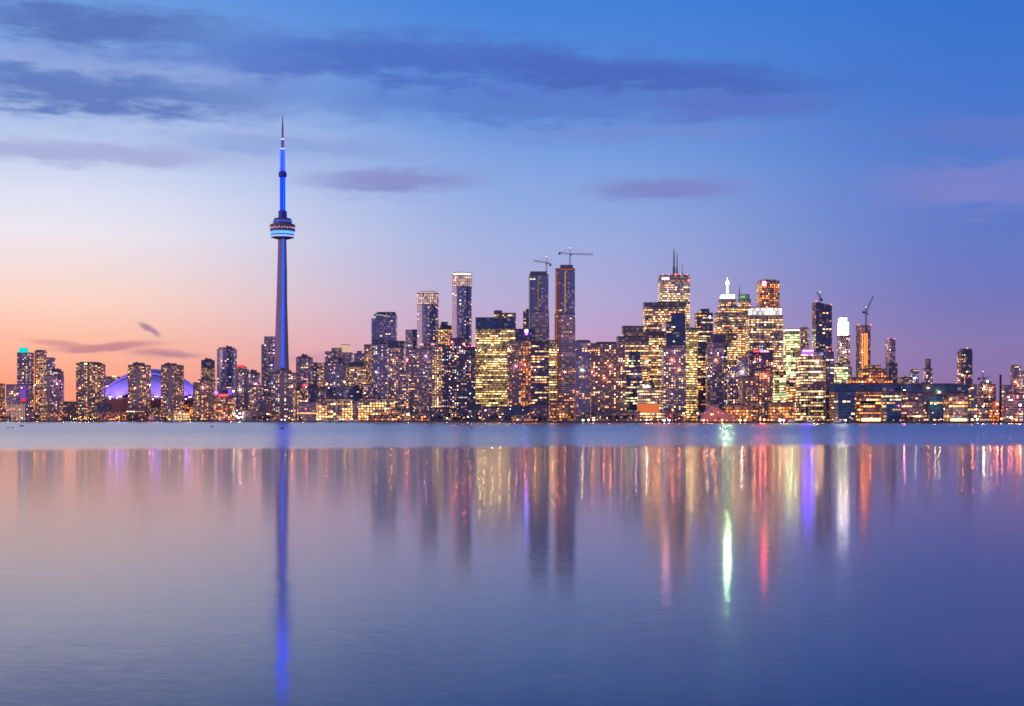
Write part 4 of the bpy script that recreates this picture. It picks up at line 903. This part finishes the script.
for px, sc in ((3, 1.3), (6.5, 1.5), (10, 1.1), (15, 1.0), (31, 1.0), (36.5, 1.9), (43, 1.1), (58, .9), (66, 1.0), (70, .8), (82, .9), (91, 1.1), (99, 1.0), (118, .9), (131, 1.2), (137, 1.1), (145, 1.2),
               (155, .9), (165, 1.1), (172, .8), (189, .8), (198, .9), (209, .9), (247, 1.1), (254, 1.2), (260, 1.1), (266, .9), (283, .9), (290, .8), (333, .8), (365, .9), (402, .8), (425, .9), (440, 1.3), (446, 1.4),
               (455, 1.2), (461, 1.3), (478, .9), (492, 1.3), (497, 1.4), (506, 1.2), (511, 1.2), (534, .9), (545, 1.0), (560, .9), (572, 1.2), (580, 1.1), (587, 1.1), (610, 1.2), (617, 1.2), (625, 1.3), (633, 1.3),
               (640, 1.0), (655, .9), (676, .9), (690, .8), (719, .9), (757, .9), (765, .8), (805, .8), (829, .9), (903, 1.0), (912, 1.0), (937, .9), (975, .8), (995, .9)):
    tree(px, sc*.8, off=6+rt.uniform(0, 5))
for px in (121, 124, 269, 300, 446.5, 540, 742, 900, 906): tree(px, 1.0, 3, 11)

# ------------------------------------------------------------------ lamps of the waterfront
PROTO = {}
def lamp(px, y, ck, s, r=.5, light=0.0, off=None):
    d = shore(px)+(off if off is not None else rt.uniform(1.5, 30)); h = max(2.2, CAMZ+(HZ-y)*d/F-GZ)
    hq = round(h*2)/2
    key = (ck, s, r, hq)
    if key not in PROTO:
        a = MB().lathe([(.13, 0), (.07, hq-.1)], 6).bar((0, 0, hq-.1), (0, -.9, hq+.25), .06).mesh('pole', steel)
        b = MB().lathe([(r*.4, hq-r*.6), (r, hq-.1*r), (r*.8, hq+r*.5), (r*.2, hq+r*.7)], 8, 0, -1.0).mesh('lamp_head', glow('lamp_%s_%g' % (ck, s), PAL[ck], s, True))
        PROTO[key] = (a, b)
    word = {'W': 'warm', 'A': 'amber', 'O': 'orange', 'C': 'cream', 'K': 'white', 'Y': 'yellow', 'R': 'red', 'P': 'pink', 'V': 'violet', 'G': 'green', 'B': 'blue'}[ck]
    root = thing('street_lamp', word+' quay lamp below '+nearest(px), 'street lamp', (X(px, d), d, GZ), 0, 'street lamps along the waterfront')
    for nm, me in zip(('pole', 'lamp_head'), PROTO[key]): link(bpy.data.objects.new(nm, me), root)
    if light:
        l = bpy.data.lights.new('lamp_glow', 'POINT'); l.energy = light; l.color = PAL[ck]; l.shadow_soft_size = .8
        o = bpy.data.objects.new('lamp_glow', l); link(o, root); o.location = (0, -1.0, hq+.8)
ZONES = [  # x0, x1, count, colours, row range, strength
 (0, 20, 8, 'OAP', (405, 419), 12), (20, 72, 16, 'OAWC', (408, 420), 12), (70, 100, 14, 'CYW', (416.5, 419.5), 16), (100, 160, 20, 'OAWC', (414, 420), 12), (160, 232, 24, 'WAC', (410, 420), 14),
 (232, 243, 8, 'CK', (410, 419), 34), (243, 285, 6, 'WCA', (405, 419), 14), (285, 325, 14, 'WACP', (410, 420), 13), (325, 360, 8, 'WC', (414, 420), 9), (360, 412, 14, 'PWO', (412, 421), 10),
 (412, 470, 12, 'WAC', (408, 421), 10), (470, 530, 13, 'WAC', (408, 421), 10), (530, 580, 9, 'OAW', (405, 421), 9), (580, 640, 9, 'WC', (416, 421), 9), (640, 700, 16, 'OAWR', (416, 422), 14),
 (700, 770, 20, 'OAAW', (410, 422), 15), (770, 800, 10, 'OAC', (408, 422), 15), (800, 835, 9, 'CW', (417, 422), 12), (835, 900, 8, 'CW', (416, 422), 10), (900, 985, 14, 'CWP', (408, 423), 11), (985, 1030, 16, 'OAW', (408, 422), 18)]
for (x0, x1, n, ck, (ya, yb), s) in ZONES:
    for i in range(n):
        px = x0+(x1-x0)*(i+rt.random())/n
        lamp(px, rt.uniform(ya, yb), rt.choice(ck), s*rt.choice((.5, 1, 1.5)), .45, light=rt.choice((0, 0, 5000)) if s > 11 else 0)
# the few brightest ones, each with its colour, that draw long streaks on the lake
for (px, y, ck, s, r) in ((22, 418, 'Y', 40, .9), (234, 415, 'R', 50, .9), (237, 416, 'C', 60, 1.2), (240, 413.5, 'C', 60, 1.2), (238.6, 417.5, 'K', 60, 1.0), (153, 399, 'P', 45, .9), (186, 399, 'V', 60, .9),
    (117, 398, 'V', 40, .9), (110, 398.5, 'P', 30, .8), (281.6, 420, 'K', 30, .6), (285, 420, 'K', 30, .6), (306, 409, 'R', 30, .7), (408, 414.5, 'C', 60, 1.5), (447, 418, 'Y', 30, .8), (468, 417, 'C', 30, .7),
    (485.5, 410.5, 'P', 30, .8), (500, 417, 'W', 30, .8), (583, 420, 'C', 50, .9), (588.5, 420, 'C', 50, .9), (593.5, 420.3, 'C', 50, .9), (664, 420.6, 'K', 60, 1.0), (669, 420.5, 'K', 60, 1.0), (646.5, 419.6, 'P', 40, .8), (651, 419.2, 'R', 50, .8),
    (703.5, 420, 'A', 50, 1.0), (711, 414.5, 'A', 40, .8), (722, 420.5, 'A', 40, .9), (740, 420, 'W', 60, 1.1), (745, 420, 'A', 60, 1.1), (760, 420, 'R', 45, .8), (764, 419.8, 'A', 50, 1.0), (780, 421.6, 'W', 80, 1.5), (783.5, 421.8, 'P', 60, 1.1),
    (845.5, 421.3, 'C', 50, .8), (904, 406, 'P', 40, .9), (935, 404, 'Y', 40, .7), (983, 406, 'C', 60, .9), (977, 419.6, 'K', 40, .8), (995.5, 414, 'R', 60, .8), (1001, 419, 'O', 60, 1.0), (1011, 417.5, 'A', 80, 1.4), (1020, 405, 'W', 60, 1.2), (1016, 420, 'O', 60, 1.0)):
    lamp(px, y, ck, s, r, light=9000 if ck in 'AOW' else 3000, off=3 if y > 408 else 20)

# ------------------------------------------------------------------ boats: moored craft at the quay and small dark ones on open water
hullw = pbr('white_hull', (.55, .55, .6), .4); hulld = pbr('dark_hull', (.015, .018, .03), .5)
def boat_mesh(L, Bm, H, m):
    g = MB(); n = 10; top = []; bot = []
    for i in range(n+1):
        u = i/n; w = Bm/2*(1-abs(2*u-.85)**3*.6) if u < .85 else Bm/2*(1-(u-.85)/.15)*.62
        w = max(w, .04); top.append((L*(u-.5), w, H*(1+.25*u*u))); bot.append((L*(u-.5)*.94, w*.6, -.25))
    for s in (1, -1):
        b = len(g.v)
        for (x, w, z) in top: g.v.append((x, s*w, z))
        for (x, w, z) in bot: g.v.append((x, s*w, z))
        for i in range(n): g.f.append((b+i, b+i+1, b+n+2+i, b+n+1+i)); g.m.append(0)
    b = len(g.v)
    for (x, w, z) in top: g.v += [(x, w, z-.12), (x, -w, z-.12)]
    for i in range(n): g.f.append((b+2*i, b+2*i+1, b+2*i+3, b+2*i+2)); g.m.append(0)
    g.quad((top[0][0], top[0][1], top[0][2]), (top[0][0], -top[0][1], top[0][2]), (bot[0][0], -bot[0][1], -.25), (bot[0][0], bot[0][1], -.25))
    return g.mesh('hull', m)
for px, y, L, lab in ((21.5, 426.4, 3.4, 'dark rowing boat beside two smaller specks on the lake'), (8, 428, 1.5, 'tiny dark float, outer of two specks on the lake'), (12.3, 428, 1.5, 'tiny dark float, inner of two specks on the lake'),
                      (212, 427, 2.3, 'small dark boat alone below the salmon pavilion'), (281.6, 428.8, 2.4, 'small dark boat on the lake below the needle tower'), (471.2, 428.3, 1.7, 'small dark boat on the lake below the yellow office')):
    d = CAMZ*F/(y-HZ); root = thing('small_boat', lab, 'boat', (X(px, d), d, .02), rt.uniform(-.3, .3), 'small dark craft on open water')
    link(bpy.data.objects.new('hull', boat_mesh(L, L*.35, L*.11+.12, hulld)), root)
    MB().cbox(L*.12, 0, L*.13+.25, L*.28, L*.2, L*.14).build('cabin', hulld, root)
for px, L, lab in ((327, 15, 'white moored cruise boat before the warehouse, west end'), (337, 18, 'long white moored boat before the warehouse'), (349, 13, 'moored cabin boat by the warehouse stair block'), (262, 12, 'dark moored boat beside the red quay hall'),
                   (175, 11, 'moored boat by the boat club'), (356, 12, 'moored boat just east of the warehouse stair block'), (811, 14, 'pale moored boat below the violet parapet office'), (838, 16, 'pale moored boat below the blue glass box'), (792, 12, 'moored boat near the brightest quay lamps'),
                   (555, 13, 'dark moored boat below the unfinished tower podium')):
    d = shore(px)-7; root = thing('moored_boat', lab, 'boat', (X(px, d), d, .05), rt.uniform(-.06, .06), 'boats moored at the quay')
    m = hulld if 'dark' in lab else hullw
    link(bpy.data.objects.new('hull', boat_mesh(L, L*.28, 1.5, m)), root)
    MB().box(-L*.3, L*.2, -L*.09, L*.09, 1.4, 3.1).box(-L*.2, L*.1, -L*.07, L*.07, 3.1, 4.4).build('cabin', m, root)
    MB().box(-L*.27, L*.17, -L*.09-.05, -L*.09-.01, 2.1, 2.6).build('cabin_window', glow('boat_window', (1, .75, .5), .8), root)
    MB().lathe([(.06, 4.4), (.04, 8)], 6).build('mast', steel, root)
print('objects', len(bpy.data.objects))
